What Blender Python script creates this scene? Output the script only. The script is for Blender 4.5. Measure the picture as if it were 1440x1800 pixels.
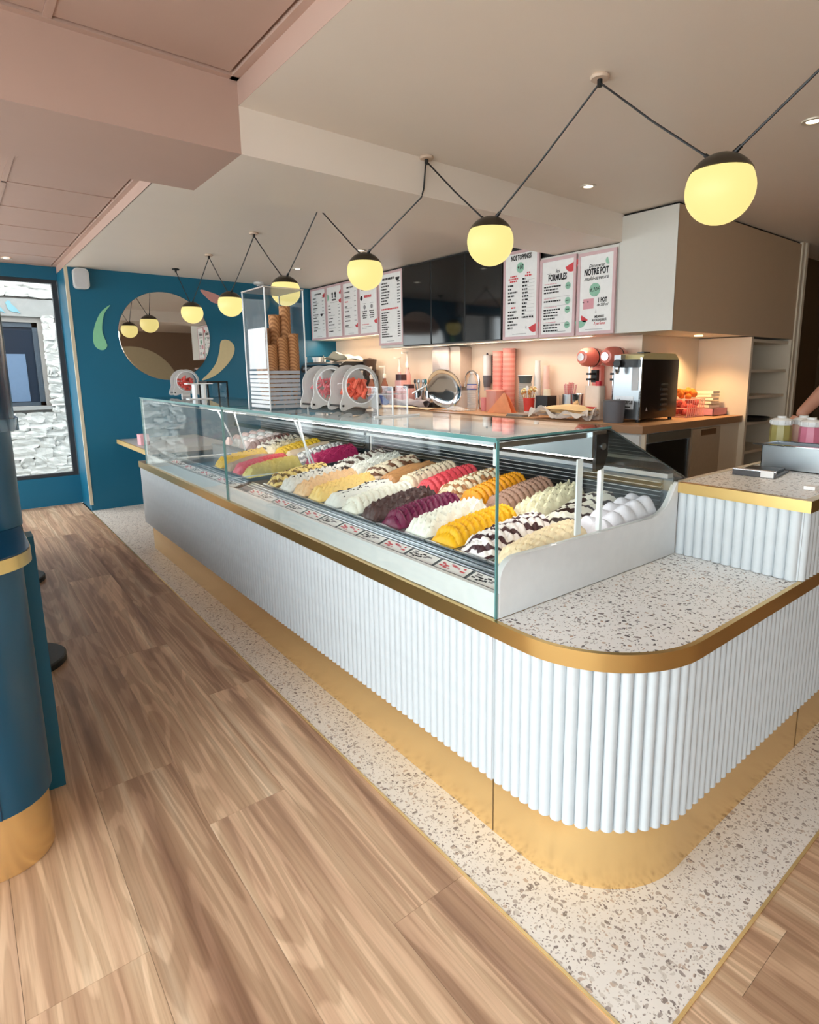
import bpy, bmesh, math, random
from mathutils import Vector, Matrix
random.seed(7)
for o in list(bpy.data.objects): bpy.data.objects.remove(o)
S = bpy.context.scene
COL = S.collection
pi = math.pi

# ------------------------------------------------------------------ camera
F_PX, PX, PY = 1034.3, 775.0, 839.0            # focal length and principal point in pixels of 1440x1800
YAW, PITCH, ROLL = -.6872, -.1764, -.00656
CAM = Vector((0, 0, 1.35))
def cam_axes():
    cy, sy, cp, sp = math.cos(YAW), math.sin(YAW), math.cos(PITCH), math.sin(PITCH)
    Fv = Vector((-sy*cp, cy*cp, sp)); Rv = Vector((cy, sy, 0)); Uv = Rv.cross(Fv)
    cr, sr = math.cos(ROLL), math.sin(ROLL)
    return cr*Rv+sr*Uv, -sr*Rv+cr*Uv, Fv
RV, UV, FV = cam_axes()
cd = bpy.data.cameras.new('camera'); co = bpy.data.objects.new('camera', cd); COL.objects.link(co)
cd.sensor_fit = 'VERTICAL'; cd.sensor_height = 36; cd.sensor_width = 36*1440/1800
cd.lens = F_PX*36/1800; cd.shift_x = -(PX-720)/1800; cd.shift_y = -(900-PY)/1800
cd.clip_start = .02; cd.clip_end = 200
m3 = Matrix((RV, UV, -FV)).transposed()
co.matrix_world = Matrix.Translation(CAM) @ m3.to_4x4()
S.camera = co
def ray(px, py): return RV*((px-PX)/F_PX) - UV*((py-PY)/F_PX) + FV
def onplane(px, py, ax, v):
    d = ray(px, py); return CAM + d*((v-CAM[ax])/d[ax])

# ------------------------------------------------------------------ world, light, exposure
W = bpy.data.worlds.new('sky'); S.world = W; W.use_nodes = True
bg = W.node_tree.nodes['Background']; bg.inputs[0].default_value = (.90, .96, 1.0, 1); bg.inputs[1].default_value = 7.8
S.view_settings.view_transform = 'Standard'; S.view_settings.look = 'None'
S.view_settings.exposure = 0.0; S.view_settings.gamma = 1.0; S.view_settings.use_curve_mapping = False
def area(name, loc, rot, sx, sy, power, color=(1, 1, 1), portal=False):
    l = bpy.data.lights.new(name, 'AREA'); l.shape = 'RECTANGLE'; l.size = sx; l.size_y = sy; l.energy = power; l.color = color
    if portal: l.cycles.is_portal = True
    o = bpy.data.objects.new(name, l); o.location = loc; o.rotation_euler = rot; COL.objects.link(o); return o
XL, YF, XR = -1.6, -2.2, 6.6        # left wall, street front, right wall
WIN_L = (-2.0, 6.6, .06, 2.32)       # window band in the left wall: y0,y1,z0,z1
WIN_F = (-1.3, .1, .8, 2.05)      # shop window in the street front: x0,x1,z0,z1
area('window_daylight_side', (XL, (WIN_L[0]+WIN_L[1])/2, (WIN_L[2]+WIN_L[3])/2), (0, -pi/2, 0), WIN_L[3]-WIN_L[2], WIN_L[1]-WIN_L[0], 1, portal=True)
area('window_daylight_front', ((WIN_F[0]+WIN_F[1])/2, YF, (WIN_F[2]+WIN_F[3])/2), (pi/2, 0, 0), WIN_F[1]-WIN_F[0], WIN_F[3]-WIN_F[2], 1, portal=True)
area('window_daylight_recess', (-.08, 7.36, 1.3), (-pi/2, 0, 0), 2.0, 1.9, 1, portal=True)

# ------------------------------------------------------------------ materials
def lin(c): return tuple(((v/255)/12.92 if v/255 <= .04045 else ((v/255+.055)/1.055)**2.4) for v in c)
def nodes(name):
    m = bpy.data.materials.new(name); m.use_nodes = True
    nt = m.node_tree; return m, nt, nt.nodes['Principled BSDF']
def N(nt, t, **kw):
    n = nt.nodes.new(t)
    for k, v in kw.items():
        if k.startswith('i_'):
            key = k[2:]; key = int(key) if key.isdigit() else key.replace('_', ' ')
            n.inputs[key].default_value = v
        else: setattr(n, k, v)
    return n
def L(nt, a, b): nt.links.new(a, b)
MATS = {}
def mat(name, rgb, rough=.5, metal=0, spec=.5, var=.06, scale=30, bump=0, emit=None, es=0, alpha=1, trans=0, coat=0):
    if name in MATS: return MATS[name]
    m, nt, b = nodes(name)
    c = lin(rgb)
    tc = N(nt, 'ShaderNodeTexCoord'); no = N(nt, 'ShaderNodeTexNoise', i_Scale=scale, i_Detail=3.0)
    L(nt, tc.outputs['Object'], no.inputs['Vector'])
    mx = N(nt, 'ShaderNodeMix', data_type='RGBA')
    mx.inputs['A'].default_value = (*[v*(1-var) for v in c], 1); mx.inputs['B'].default_value = (*[min(1, v*(1+var)) for v in c], 1)
    L(nt, no.outputs['Fac'], mx.inputs['Factor']); L(nt, mx.outputs['Result'], b.inputs['Base Color'])
    b.inputs['Roughness'].default_value = rough; b.inputs['Metallic'].default_value = metal
    b.inputs['Specular IOR Level'].default_value = spec; b.inputs['Transmission Weight'].default_value = trans
    b.inputs['Coat Weight'].default_value = coat; b.inputs['Alpha'].default_value = alpha
    if bump:
        bp = N(nt, 'ShaderNodeBump', i_Strength=bump, i_Distance=.004); L(nt, no.outputs['Fac'], bp.inputs['Height']); L(nt, bp.outputs['Normal'], b.inputs['Normal'])
    if emit: b.inputs['Emission Color'].default_value = (*lin(emit), 1); b.inputs['Emission Strength'].default_value = es
    MATS[name] = m; return m
def glass(name, tint=(253, 255, 254), ior=1.45, rough=0.0):
    if name in MATS: return MATS[name]
    m = bpy.data.materials.new(name); m.use_nodes = True; nt = m.node_tree; nt.nodes.clear()
    out = N(nt, 'ShaderNodeOutputMaterial'); mix = N(nt, 'ShaderNodeMixShader'); lw = N(nt, 'ShaderNodeLayerWeight', i_Blend=.5)
    pw = N(nt, 'ShaderNodeMath', operation='POWER'); pw.inputs[1].default_value = 5.0; L(nt, lw.outputs['Facing'], pw.inputs[0])
    f0 = ((ior-1)/(ior+1))**2; fr = N(nt, 'ShaderNodeMapRange'); fr.inputs[3].default_value = f0; fr.inputs[4].default_value = .95; L(nt, pw.outputs[0], fr.inputs[0])
    tr = N(nt, 'ShaderNodeBsdfTransparent'); gl = N(nt, 'ShaderNodeBsdfGlossy', i_Roughness=rough)
    tr.inputs['Color'].default_value = (*lin(tint), 1)
    L(nt, fr.outputs[0], mix.inputs[0]); L(nt, tr.outputs[0], mix.inputs[1]); L(nt, gl.outputs[0], mix.inputs[2]); L(nt, mix.outputs[0], out.inputs[0])
    MATS[name] = m; return m
def frosted(name, rgb, amt):
    m = bpy.data.materials.new(name); m.use_nodes = True; nt = m.node_tree; b = nt.nodes['Principled BSDF']; out = nt.nodes['Material Output']
    b.inputs['Base Color'].default_value = (*lin(rgb), 1); b.inputs['Roughness'].default_value = .25
    tr = N(nt, 'ShaderNodeBsdfTransparent'); mix = N(nt, 'ShaderNodeMixShader'); mix.inputs[0].default_value = amt
    L(nt, tr.outputs[0], mix.inputs[1]); L(nt, b.outputs[0], mix.inputs[2]); L(nt, mix.outputs[0], out.inputs[0]); return m
def ramp(nt, fac, stops, interp='LINEAR'):
    r = N(nt, 'ShaderNodeValToRGB'); r.color_ramp.interpolation = interp
    while len(r.color_ramp.elements) < len(stops): r.color_ramp.elements.new(.5)
    for e, (p, c) in zip(r.color_ramp.elements, stops): e.position = p; e.color = (*c, 1) if len(c) == 3 else c
    L(nt, fac, r.inputs['Fac']); return r
def wood_floor():
    m, nt, b = nodes('floor_plank_wood')
    geo = N(nt, 'ShaderNodeNewGeometry'); oi = N(nt, 'ShaderNodeObjectInfo')
    ml = N(nt, 'ShaderNodeMath', operation='MULTIPLY'); ml.inputs[1].default_value = 37.0; L(nt, oi.outputs['Random'], ml.inputs[0])
    cb = N(nt, 'ShaderNodeCombineXYZ'); L(nt, ml.outputs[0], cb.inputs[0]); L(nt, ml.outputs[0], cb.inputs[1])
    ad = N(nt, 'ShaderNodeVectorMath', operation='ADD'); L(nt, geo.outputs['Position'], ad.inputs[0]); L(nt, cb.outputs[0], ad.inputs[1])
    mp = N(nt, 'ShaderNodeMapping'); mp.inputs['Scale'].default_value = (5.0, .42, 1); L(nt, ad.outputs[0], mp.inputs['Vector'])
    n1 = N(nt, 'ShaderNodeTexNoise', i_Scale=1.0, i_Detail=3.0, i_Distortion=.6); L(nt, mp.outputs[0], n1.inputs['Vector'])
    # growth rings: bands of the slow noise
    m2 = N(nt, 'ShaderNodeMath', operation='MULTIPLY'); m2.inputs[1].default_value = 75; L(nt, n1.outputs['Fac'], m2.inputs[0])
    sn = N(nt, 'ShaderNodeMath', operation='SINE'); L(nt, m2.outputs[0], sn.inputs[0])
    mp2 = N(nt, 'ShaderNodeMapping'); mp2.inputs['Scale'].default_value = (130, 3.0, 1); L(nt, ad.outputs[0], mp2.inputs['Vector'])
    n2 = N(nt, 'ShaderNodeTexNoise', i_Scale=1.0, i_Detail=4.0); L(nt, mp2.outputs[0], n2.inputs['Vector'])
    mp3 = N(nt, 'ShaderNodeMapping'); mp3.inputs['Scale'].default_value = (16, .45, 1); L(nt, ad.outputs[0], mp3.inputs['Vector'])
    n3 = N(nt, 'ShaderNodeTexNoise', i_Scale=1.0, i_Detail=2.0); L(nt, mp3.outputs[0], n3.inputs['Vector'])
    base = ramp(nt, n3.outputs['Fac'], [(.3, lin((172, 134, 108))), (.45, lin((212, 174, 142))), (.58, lin((230, 196, 162))), (.72, lin((246, 222, 192)))])
    rr = ramp(nt, sn.outputs[0], [(.0, (.70, .66, .62)), (.6, (1, 1, 1))])
    mu = N(nt, 'ShaderNodeMix', data_type='RGBA', blend_type='MULTIPLY'); mu.inputs['Factor'].default_value = .75
    L(nt, base.outputs[0], mu.inputs['A']); L(nt, rr.outputs[0], mu.inputs['B'])
    r2 = ramp(nt, n2.outputs['Fac'], [(.3, (.70, .66, .62)), (.55, (1, 1, 1))])
    mu2 = N(nt, 'ShaderNodeMix', data_type='RGBA', blend_type='MULTIPLY'); mu2.inputs['Factor'].default_value = .7
    L(nt, mu.outputs['Result'], mu2.inputs['A']); L(nt, r2.outputs[0], mu2.inputs['B'])
    rt = ramp(nt, oi.outputs['Random'], [(0, (.68, .63, .60)), (.5, (.90, .87, .84)), (1, (1.0, 1.0, 1.0))])
    mu3 = N(nt, 'ShaderNodeMix', data_type='RGBA', blend_type='MULTIPLY'); mu3.inputs['Factor'].default_value = 1
    L(nt, mu2.outputs['Result'], mu3.inputs['A']); L(nt, rt.outputs[0], mu3.inputs['B'])
    L(nt, mu3.outputs['Result'], b.inputs['Base Color']); b.inputs['Roughness'].default_value = .42; b.inputs['Specular IOR Level'].default_value = .4
    bp = N(nt, 'ShaderNodeBump', i_Strength=.15, i_Distance=.002); L(nt, n2.outputs['Fac'], bp.inputs['Height']); L(nt, bp.outputs[0], b.inputs['Normal'])
    return m
def terrazzo(name, bgc, stops, scales, rough, thr, mx_):
    m, nt, b = nodes(name)
    geo = N(nt, 'ShaderNodeNewGeometry')
    dn = N(nt, 'ShaderNodeTexNoise', i_Scale=55.0, i_Detail=1.0); L(nt, geo.outputs['Position'], dn.inputs['Vector'])
    sc = N(nt, 'ShaderNodeVectorMath', operation='MULTIPLY_ADD'); sc.inputs[1].default_value = (.014, .014, .014)
    L(nt, dn.outputs['Color'], sc.inputs[0]); L(nt, geo.outputs['Position'], sc.inputs[2])
    bn = N(nt, 'ShaderNodeTexNoise', i_Scale=5.0, i_Detail=4.0); L(nt, geo.outputs['Position'], bn.inputs['Vector'])
    cur = ramp(nt, bn.outputs['Fac'], [(.3, tuple(v*.92 for v in lin(bgc))), (.7, lin(bgc))]).outputs[0]
    for k, s in enumerate(scales):
        mp = N(nt, 'ShaderNodeMapping'); mp.inputs['Scale'].default_value = (s, s*(.62 if k % 2 else 1.5), s); mp.inputs['Rotation'].default_value = (0, 0, .5+k*1.1); mp.inputs['Location'].default_value = (k*3.3, k*7.1, 0)
        L(nt, sc.outputs[0], mp.inputs['Vector'])
        vo = N(nt, 'ShaderNodeTexVoronoi', voronoi_dimensions='2D', i_Scale=1.0); L(nt, mp.outputs[0], vo.inputs['Vector'])
        sp = N(nt, 'ShaderNodeSeparateColor'); L(nt, vo.outputs['Color'], sp.inputs[0])
        sz = N(nt, 'ShaderNodeMapRange'); sz.inputs[1].default_value = thr; sz.inputs[2].default_value = 1; sz.inputs[3].default_value = 0; sz.inputs[4].default_value = mx_
        L(nt, sp.outputs[0], sz.inputs[0])
        lt = N(nt, 'ShaderNodeMath', operation='LESS_THAN'); L(nt, vo.outputs['Distance'], lt.inputs[0]); L(nt, sz.outputs[0], lt.inputs[1])
        cc = ramp(nt, sp.outputs[1], stops, 'CONSTANT')
        mx = N(nt, 'ShaderNodeMix', data_type='RGBA'); L(nt, lt.outputs[0], mx.inputs['Factor']); L(nt, cur, mx.inputs['A']); L(nt, cc.outputs[0], mx.inputs['B']); cur = mx.outputs['Result']
    L(nt, cur, b.inputs['Base Color']); b.inputs['Roughness'].default_value = rough; return m
def brushed(name, rgb, rough, sc=(1.5, 1.5, 30), metal=1.0):
    m, nt, b = nodes(name)
    tc = N(nt, 'ShaderNodeTexCoord'); mp = N(nt, 'ShaderNodeMapping'); mp.inputs['Scale'].default_value = sc; L(nt, tc.outputs['Object'], mp.inputs['Vector'])
    n = N(nt, 'ShaderNodeTexNoise', i_Scale=1.0, i_Detail=2.0); L(nt, mp.outputs[0], n.inputs['Vector'])
    c = lin(rgb); r = ramp(nt, n.outputs['Fac'], [(.3, tuple(v*.985 for v in c)), (.7, c)]); L(nt, r.outputs[0], b.inputs['Base Color'])
    b.inputs['Metallic'].default_value = metal
    b.inputs['Roughness'].default_value = rough
    return m
def striped(name, c1, c2, scale, axis='X', dist=3.0, thr=.62, rough=.5):
    m, nt, b = nodes(name)
    tc = N(nt, 'ShaderNodeTexCoord'); w = N(nt, 'ShaderNodeTexWave', wave_type='BANDS', bands_direction=axis, i_Scale=scale, i_Distortion=dist, i_Detail=2.0); w.inputs['Detail Scale'].default_value = 1.5
    L(nt, tc.outputs['Object'], w.inputs['Vector'])
    r = ramp(nt, w.outputs['Fac'], [(thr-.04, lin(c1)), (thr+.04, lin(c2))]); L(nt, r.outputs[0], b.inputs['Base Color']); b.inputs['Roughness'].default_value = rough
    return m

PLANK = wood_floor()
TERR_FLOOR = terrazzo('terrazzo_floor', (238, 230, 220), [(0, lin((140, 126, 118))), (.18, lin((186, 172, 160))), (.45, lin((214, 204, 192))), (.7, lin((164, 150, 142))), (.86, lin((200, 178, 160)))], (42, 62, 100, 140), .38, .5, .36)
TERR_TOP = terrazzo('terrazzo_worktop', (250, 250, 247), [(0, lin((86, 80, 80))), (.3, lin((140, 130, 126))), (.55, lin((190, 160, 138))), (.7, lin((110, 102, 100))), (.86, lin((186, 180, 176)))], (58, 85, 130), .32, .68, .38)
GOLD = brushed('brushed_brass', (234, 199, 139), .27, metal=.76)
GOLDTRIM = brushed('brass_edge', (214, 180, 116), .28, metal=.92)
STEEL = brushed('brushed_steel', (176, 182, 186), .32, (2, 60, 60))
CHROME = mat('chrome', (225, 225, 228), .08, 1, var=.01)
WHITE = mat('white_satin', (198, 204, 207), .5)
WHITE2 = mat('white_laminate', (212, 213, 212), .35)
OFFW = mat('offwhite_cabinet', (216, 212, 204), .5, var=.02)
CEIL = mat('ceiling_cream', (238, 226, 214), .45, var=.02, scale=4)
PINK = mat('ceiling_pink', (192, 162, 148), .6, var=.03, scale=6)
TEAL = mat('teal_paint', (2, 96, 126), .45, var=.05, scale=3)
TEALD = mat('teal_lacquer', (10, 72, 98), .28, var=.05, scale=3)
NAVY = mat('navy_lacquer', (10, 46, 72), .2, var=.05, scale=3)
PEACH = mat('peach_wall', (238, 214, 190), .5, var=.02, scale=5)
BEIGE = mat('beige_panel', (222, 208, 186), .5, var=.02, scale=5)
TAUPE = mat('taupe_paint', (140, 112, 90), .6, var=.03, scale=4)
BROWN = mat('brown_shade', (96, 72, 44), .7, var=.05, scale=4)
BLACK = mat('black_plastic', (22, 22, 24), .4)
BLACKM = mat('black_metal', (36, 34, 33), .45, .3)
BLACKG = mat('black_gloss', (10, 11, 14), .06)
DARKF = mat('dark_window_frame', (46, 48, 52), .5)
GREY = mat('grey_plastic', (98, 98, 104), .5)
LGREY = mat('light_grey', (196, 196, 198), .5)
GLASS = glass('clear_glass'); ACRYL = glass('clear_acrylic', (252, 253, 254), 1.4); GLASSE = mat('glass_edge_teal', (92, 140, 138), .15, spec=.7, var=.1, scale=8)
WPANE = glass('window_glass', (250, 252, 252), 1.35)
EDGEW = mat('acrylic_edge', (240, 244, 246), .25)
PAPER = mat('paper_white', (242, 240, 238), .7)
CORAL = mat('coral_paper', (246, 178, 164), .6); CORALL = mat('coral_light', (242, 168, 150), .6)
PINKF = mat('pink_frame', (214, 180, 182), .5); INK = mat('ink_black', (34, 32, 34), .7, var=.02); INKR = mat('ink_red', (214, 70, 76), .7, var=.02)
INKG = mat('ink_green', (150, 196, 172), .7, var=.02); INKP = mat('ink_pink', (222, 160, 168), .7, var=.02); INKGREY = mat('ink_grey', (150, 146, 148), .7, var=.02)
GLOBE = mat('lit_globe', (90, 80, 50), .5, emit=(255, 235, 150), es=1.0, var=.0)
LED = mat('lit_led', (255, 255, 255), .4, emit=(255, 244, 220), es=6, var=0)
SKIN = mat('skin', (206, 150, 126), .5, var=.05, scale=20)

# ------------------------------------------------------------------ mesh helpers
class MB:
    def __init__(s): s.v = []; s.f = []; s.M = Matrix(); s.sm = []
    def add(s, vs, fs, smooth=False):
        o = len(s.v); s.v += [s.M @ Vector(v) for v in vs]
        for f in fs: s.f.append(tuple(i+o for i in f)); s.sm.append(smooth)
        return s
    def box(s, x0, y0, z0, x1, y1, z1):
        vs = [(x, y, z) for x in (x0, x1) for y in (y0, y1) for z in (z0, z1)]
        return s.add(vs, [(0, 1, 3, 2), (4, 6, 7, 5), (0, 4, 5, 1), (2, 3, 7, 6), (0, 2, 6, 4), (1, 5, 7, 3)])
    def cbox(s, c, d): return s.box(c[0]-d[0]/2, c[1]-d[1]/2, c[2]-d[2]/2, c[0]+d[0]/2, c[1]+d[1]/2, c[2]+d[2]/2)
    def rbox(s, x0, y0, z0, x1, y1, z1, r, n=3, axis=2):
        """box with corners rounded in the plane perpendicular to axis"""
        lo, hi = [x0, y0, z0], [x1, y1, z1]; a = [(1, 2), (0, 2), (0, 1)][axis]
        pts = []
        for (cx, cy, st) in ((hi[a[0]]-r, hi[a[1]]-r, 0), (lo[a[0]]+r, hi[a[1]]-r, pi/2), (lo[a[0]]+r, lo[a[1]]+r, pi), (hi[a[0]]-r, lo[a[1]]+r, 1.5*pi)):
            for k in range(n+1): t = st+k*pi/2/n; pts.append((cx+r*math.cos(t), cy+r*math.sin(t)))
        return s.prism(pts, axis, lo[axis], hi[axis])
    def prism(s, pts, axis, a, b, smooth=False):
        n = len(pts)
        def P(p, w):
            return [(w, p[0], p[1]), (p[0], w, p[1]), (p[0], p[1], w)][axis]
        vs = [P(p, a) for p in pts]+[P(p, b) for p in pts]
        s.add(vs, [(i, (i+1) % n, n+(i+1) % n, n+i) for i in range(n)], smooth)
        return s.add(vs, [tuple(range(n-1, -1, -1)), tuple(range(n, 2*n))])
    def lathe(s, prof, c=(0, 0, 0), n=20, axis=2, smooth=True, sx=1, sy=1):
        vs = []; m = len(prof)
        for k in range(n):
            t = 2*pi*k/n
            for r, h in prof:
                a, b = r*math.cos(t)*sx, r*math.sin(t)*sy
                p = [(h, a, b), (a, h, b), (a, b, h)][axis]
                vs.append((p[0]+c[0], p[1]+c[1], p[2]+c[2]))
        fs = []
        for k in range(n):
            for j in range(m-1):
                fs.append((k*m+j, ((k+1) % n)*m+j, ((k+1) % n)*m+j+1, k*m+j+1))
        s.add(vs, fs, smooth)
        return s
    def cyl(s, p0, p1, r0, r1=None, n=12, smooth=True, caps=True):
        r1 = r0 if r1 is None else r1; p0, p1 = Vector(p0), Vector(p1); d = (p1-p0).normalized()
        u = d.orthogonal().normalized(); w = d.cross(u)
        a = [p0+(u*math.cos(2*pi*k/n)+w*math.sin(2*pi*k/n))*r0 for k in range(n)]
        b = [p1+(u*math.cos(2*pi*k/n)+w*math.sin(2*pi*k/n))*r1 for k in range(n)]
        s.add(a+b, [(k, (k+1) % n, n+(k+1) % n, n+k) for k in range(n)], smooth)
        if caps: s.add(a+b, [tuple(range(n-1, -1, -1)), tuple(range(n, 2*n))])
        return s
    def tube(s, pts, r, n=8):
        pts = [Vector(p) for p in pts]; rings = []; u = None
        for i, p in enumerate(pts):
            d = (pts[min(i+1, len(pts)-1)]-pts[max(i-1, 0)]).normalized()
            u = d.orthogonal().normalized() if u is None else (u-d*u.dot(d)).normalized()
            w = d.cross(u); rr = r[i] if isinstance(r, (list, tuple)) else r
            rings += [p+(u*math.cos(2*pi*k/n)+w*math.sin(2*pi*k/n))*rr for k in range(n)]
        fs = [(i*n+k, i*n+(k+1) % n, (i+1)*n+(k+1) % n, (i+1)*n+k) for i in range(len(pts)-1) for k in range(n)]
        s.add(rings, fs, True); m = len(pts)
        return s.add(rings, [tuple(range(n-1, -1, -1)), tuple((m-1)*n+k for k in range(n))])
    def ball(s, c, r, n=14, sx=1, sy=1, sz=1, k=8):
        prof = [(max(r*math.sin(pi*j/k), 1e-6), -r*math.cos(pi*j/k)*sz) for j in range(k+1)]
        return s.lathe(prof, c, n, sx=sx, sy=sy)
    def grid(s, fn, nu, nv, smooth=True):
        vs = [fn(i/nu, j/nv) for i in range(nu+1) for j in range(nv+1)]
        return s.add(vs, [(i*(nv+1)+j, (i+1)*(nv+1)+j, (i+1)*(nv+1)+j+1, i*(nv+1)+j+1) for i in range(nu) for j in range(nv)], smooth)
    def mesh(s, name, m, org=(0, 0, 0), bevel=0):
        me = bpy.data.meshes.new(name); o = Vector(org)
        me.from_pydata([v-o for v in s.v], [], s.f); me.materials.append(m)
        me.polygons.foreach_set('use_smooth', s.sm)
        bm = bmesh.new(); bm.from_mesh(me); bmesh.ops.remove_doubles(bm, verts=bm.verts, dist=1e-6)
        if bevel:
            es = [e for e in bm.edges if len(e.link_faces) == 2 and e.calc_face_angle(0) > .6]
            bmesh.ops.bevel(bm, geom=es, offset=bevel, segments=2, affect='EDGES', profile=.5)
        bmesh.ops.recalc_face_normals(bm, faces=bm.faces); bm.to_mesh(me); bm.free(); me.set_sharp_from_angle(angle=.61); me.update()
        return me
    def build(s, name, m, parent=None, bevel=0, org=None):
        """one object; vertices are given in world space (roots are never rotated)"""
        if parent is not None:
            r = parent
            while r.parent: r = r.parent
            o = bpy.data.objects.new(name, s.mesh(name, m, r.location, bevel)); o.parent = parent
        else:
            if org is None:
                xs = [v.x for v in s.v]; ys = [v.y for v in s.v]; zs = [v.z for v in s.v]
                org = ((min(xs)+max(xs))/2, (min(ys)+max(ys))/2, min(zs))
            o = bpy.data.objects.new(name, s.mesh(name, m, org, bevel)); o.location = org
        COL.objects.link(o); return o
def tag(o, label, cat, group=None):
    o['label'] = label; o['category'] = cat
    if group: o['group'] = group
    return o
def thing(name, loc, label, cat, group=None):
    o = bpy.data.objects.new(name, None); o.empty_display_size = .05; o.location = loc; COL.objects.link(o); return tag(o, label, cat, group)
def struct(o, label=None):
    o['kind'] = 'structure'
    if label: o['label'] = label
    return o
def copy_child(src, parent, loc=(0, 0, 0), scale=None):
    c = src.copy(); c.parent = parent; c.location = loc
    if scale: c.scale = scale
    COL.objects.link(c); return c
def copy_tree(root, loc, label=None):
    r = root.copy(); r.location = loc; COL.objects.link(r)
    if label: r['label'] = label
    for ch in list(root.children):
        c = ch.copy(); c.parent = r; COL.objects.link(c)
        for g in list(ch.children): d = g.copy(); d.parent = c; COL.objects.link(d)
    return r
def text_mb(mb, body, size, place, align='CENTER', shear=0, cw=1.0, bold=.0):
    """flat lettering: place(u, v) maps text plane to world"""
    cu = bpy.data.curves.new('lettering', 'FONT'); cu.body = body; cu.size = size; cu.align_x = align; cu.shear = shear; cu.resolution_u = 2; cu.offset = bold*size
    ob = bpy.data.objects.new('lettering', cu); COL.objects.link(ob)
    me = bpy.data.meshes.new_from_object(ob.evaluated_get(bpy.context.evaluated_depsgraph_get()))
    vs = [place(v.co.x*cw, v.co.y) for v in me.vertices]; fs = [tuple(p.vertices) for p in me.polygons]
    bpy.data.objects.remove(ob); bpy.data.curves.remove(cu); bpy.data.meshes.remove(me)
    mb.add(vs, fs)

# ================================================================== the room
ZC, ZB = 2.35, 2.18                 # ceiling, beam soffit
YW, YR = 6.69, 7.23                 # teal end wall, window recess wall
XT = .945                           # edge of wooden floor / tray ceilings
# ---- wooden floor, one object per plank
fl = MB().box(XL, YF, -.06, XR, YR+.05, -.012).build('floor', mat('subfloor', (60, 46, 36), .8)); struct(fl, 'wooden plank floor of the shop')
PW = .243
pm = MB().box(0, 0, -.012, 1, 1, 0).mesh('plank', PLANK)
bmp = bmesh.new(); bmp.from_mesh(pm); bmp.to_mesh(pm); bmp.free()
plank0 = bpy.data.objects.new('plank', pm)
first = True
def plank(x0, y0, x1, y1):
    global first
    o = plank0 if first else plank0.copy(); first = False
    o.parent = fl; o.location = Vector((x0+.0004, y0+.0004, 0))-fl.location; o.scale = (x1-x0-.0008, y1-y0-.0008, 1); COL.objects.link(o)
rows = [(-.035+PW*k) for k in range(-9, 4)]
starts = {0: 1.357, 1: 2.05, 2: 1.67, 3: 1.04}
for k, x0 in zip(range(-9, 4), rows):
    x1 = min(x0+PW, .938) if k == 3 else x0+PW
    y = starts.get(k, 1+random.random()*1.2)-1.38*3
    while y < YR:
        a, b = max(y, YF), min(y+1.38, YR)
        if b > a+.02: plank(x0, a, x1, b)
        y += 1.38
for k in range(0, 23):                                   # planks in front of the counter, beside the terrazzo
    x0 = .938+PW*k; y = YF-random.random()*1.2
    while y < .478:
        a, b = max(y, YF), min(y+1.38, .474)
        if b > a+.02: plank(x0, a, x0+PW, b)
        y += 1.38
# ---- terrazzo border round the counter
tz = MB().prism([(.942, 6.69), (.926, .478), (6.59, .478), (6.59, 2.36), (3.79, 2.36), (3.79, 6.69)], 2, -.012, .0015).build('floor_terrazzo', TERR_FLOOR); struct(tz, 'pale terrazzo floor around the counter')
st = MB().prism([(.936, 6.69), (.92, .472), (.928, .472), (.944, 6.69)], 2, -.01, .003); st.box(.92, .472, -.01, 6.59, .480, .003)
struct(st.build('trim_1', GOLD), 'thin brass strip edging the terrazzo floor')
# ---- walls
struct(MB().box(XT+.005, YW, 0, 3.95, YW+.7, ZC+.05).build('wall_far', TEAL), 'teal end wall')
struct(MB().box(XT-.004, YW-.004, .06, XT+.022, YW+.03, ZC).build('trim_2', mat('pale_metal_strip', (214, 204, 180), .4, .3)), 'pale corner strip on the teal wall')
w = MB(); w.box(XL, YR, 0, XT+.01, YR+.14, .30); w.box(XL, YR, 2.29, XT+.01, YR+.14, 2.6)
struct(w.build('wall_recess', TEAL), 'teal wall below and above the recess window')
w = MB(); wy0, wy1, wz0, wz1 = WIN_L
w.box(XL-.15, YF, -.06, XL, wy0, 2.6); w.box(XL-.15, wy1, -.06, XL, YR+.14, 2.6); w.box(XL-.15, wy0, -.06, XL, wy1, wz0); w.box(XL-.15, wy0, wz1, XL, wy1, 2.6)
struct(w.build('wall_left', PEACH))
w = MB(); fx0, fx1, fz0, fz1 = WIN_F
w.box(XL-.15, YF-.15, -.06, fx0, YF, 2.6); w.box(fx1, YF-.15, -.06, XR, YF, 2.6); w.box(fx0, YF-.15, -.06, fx1, YF, fz0); w.box(fx0, YF-.15, fz1, fx1, YF, 2.6)
struct(w.build('wall_front', TAUPE), 'taupe wall beside the shop window')
disc = MB().lathe([(0, 0), (1.05, 0), (1.05, .012), (0, .012)], (3.35, YF, .95), 48, axis=1, smooth=False).build('wall_disc', mat('sand_paint', (206, 190, 156), .6))
tag(disc, 'large round sand coloured panel on the taupe wall, seen in the mirror', 'wall panel')
struct(MB().box(XR, YF-.15, -.06, XR+.15, YR, 2.6).build('wall_right', BROWN))
w = MB(); w.box(3.8, 2.381, 0, 3.95, YW, ZC+.05)
struct(w.build('wall_back', PEACH), 'peach coloured wall behind the worktop')
struct(MB().box(3.801, 2.38, 0, XR, 2.5, ZC+.05).build('wall_niche', BEIGE), 'beige wall closing the niche')
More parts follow.
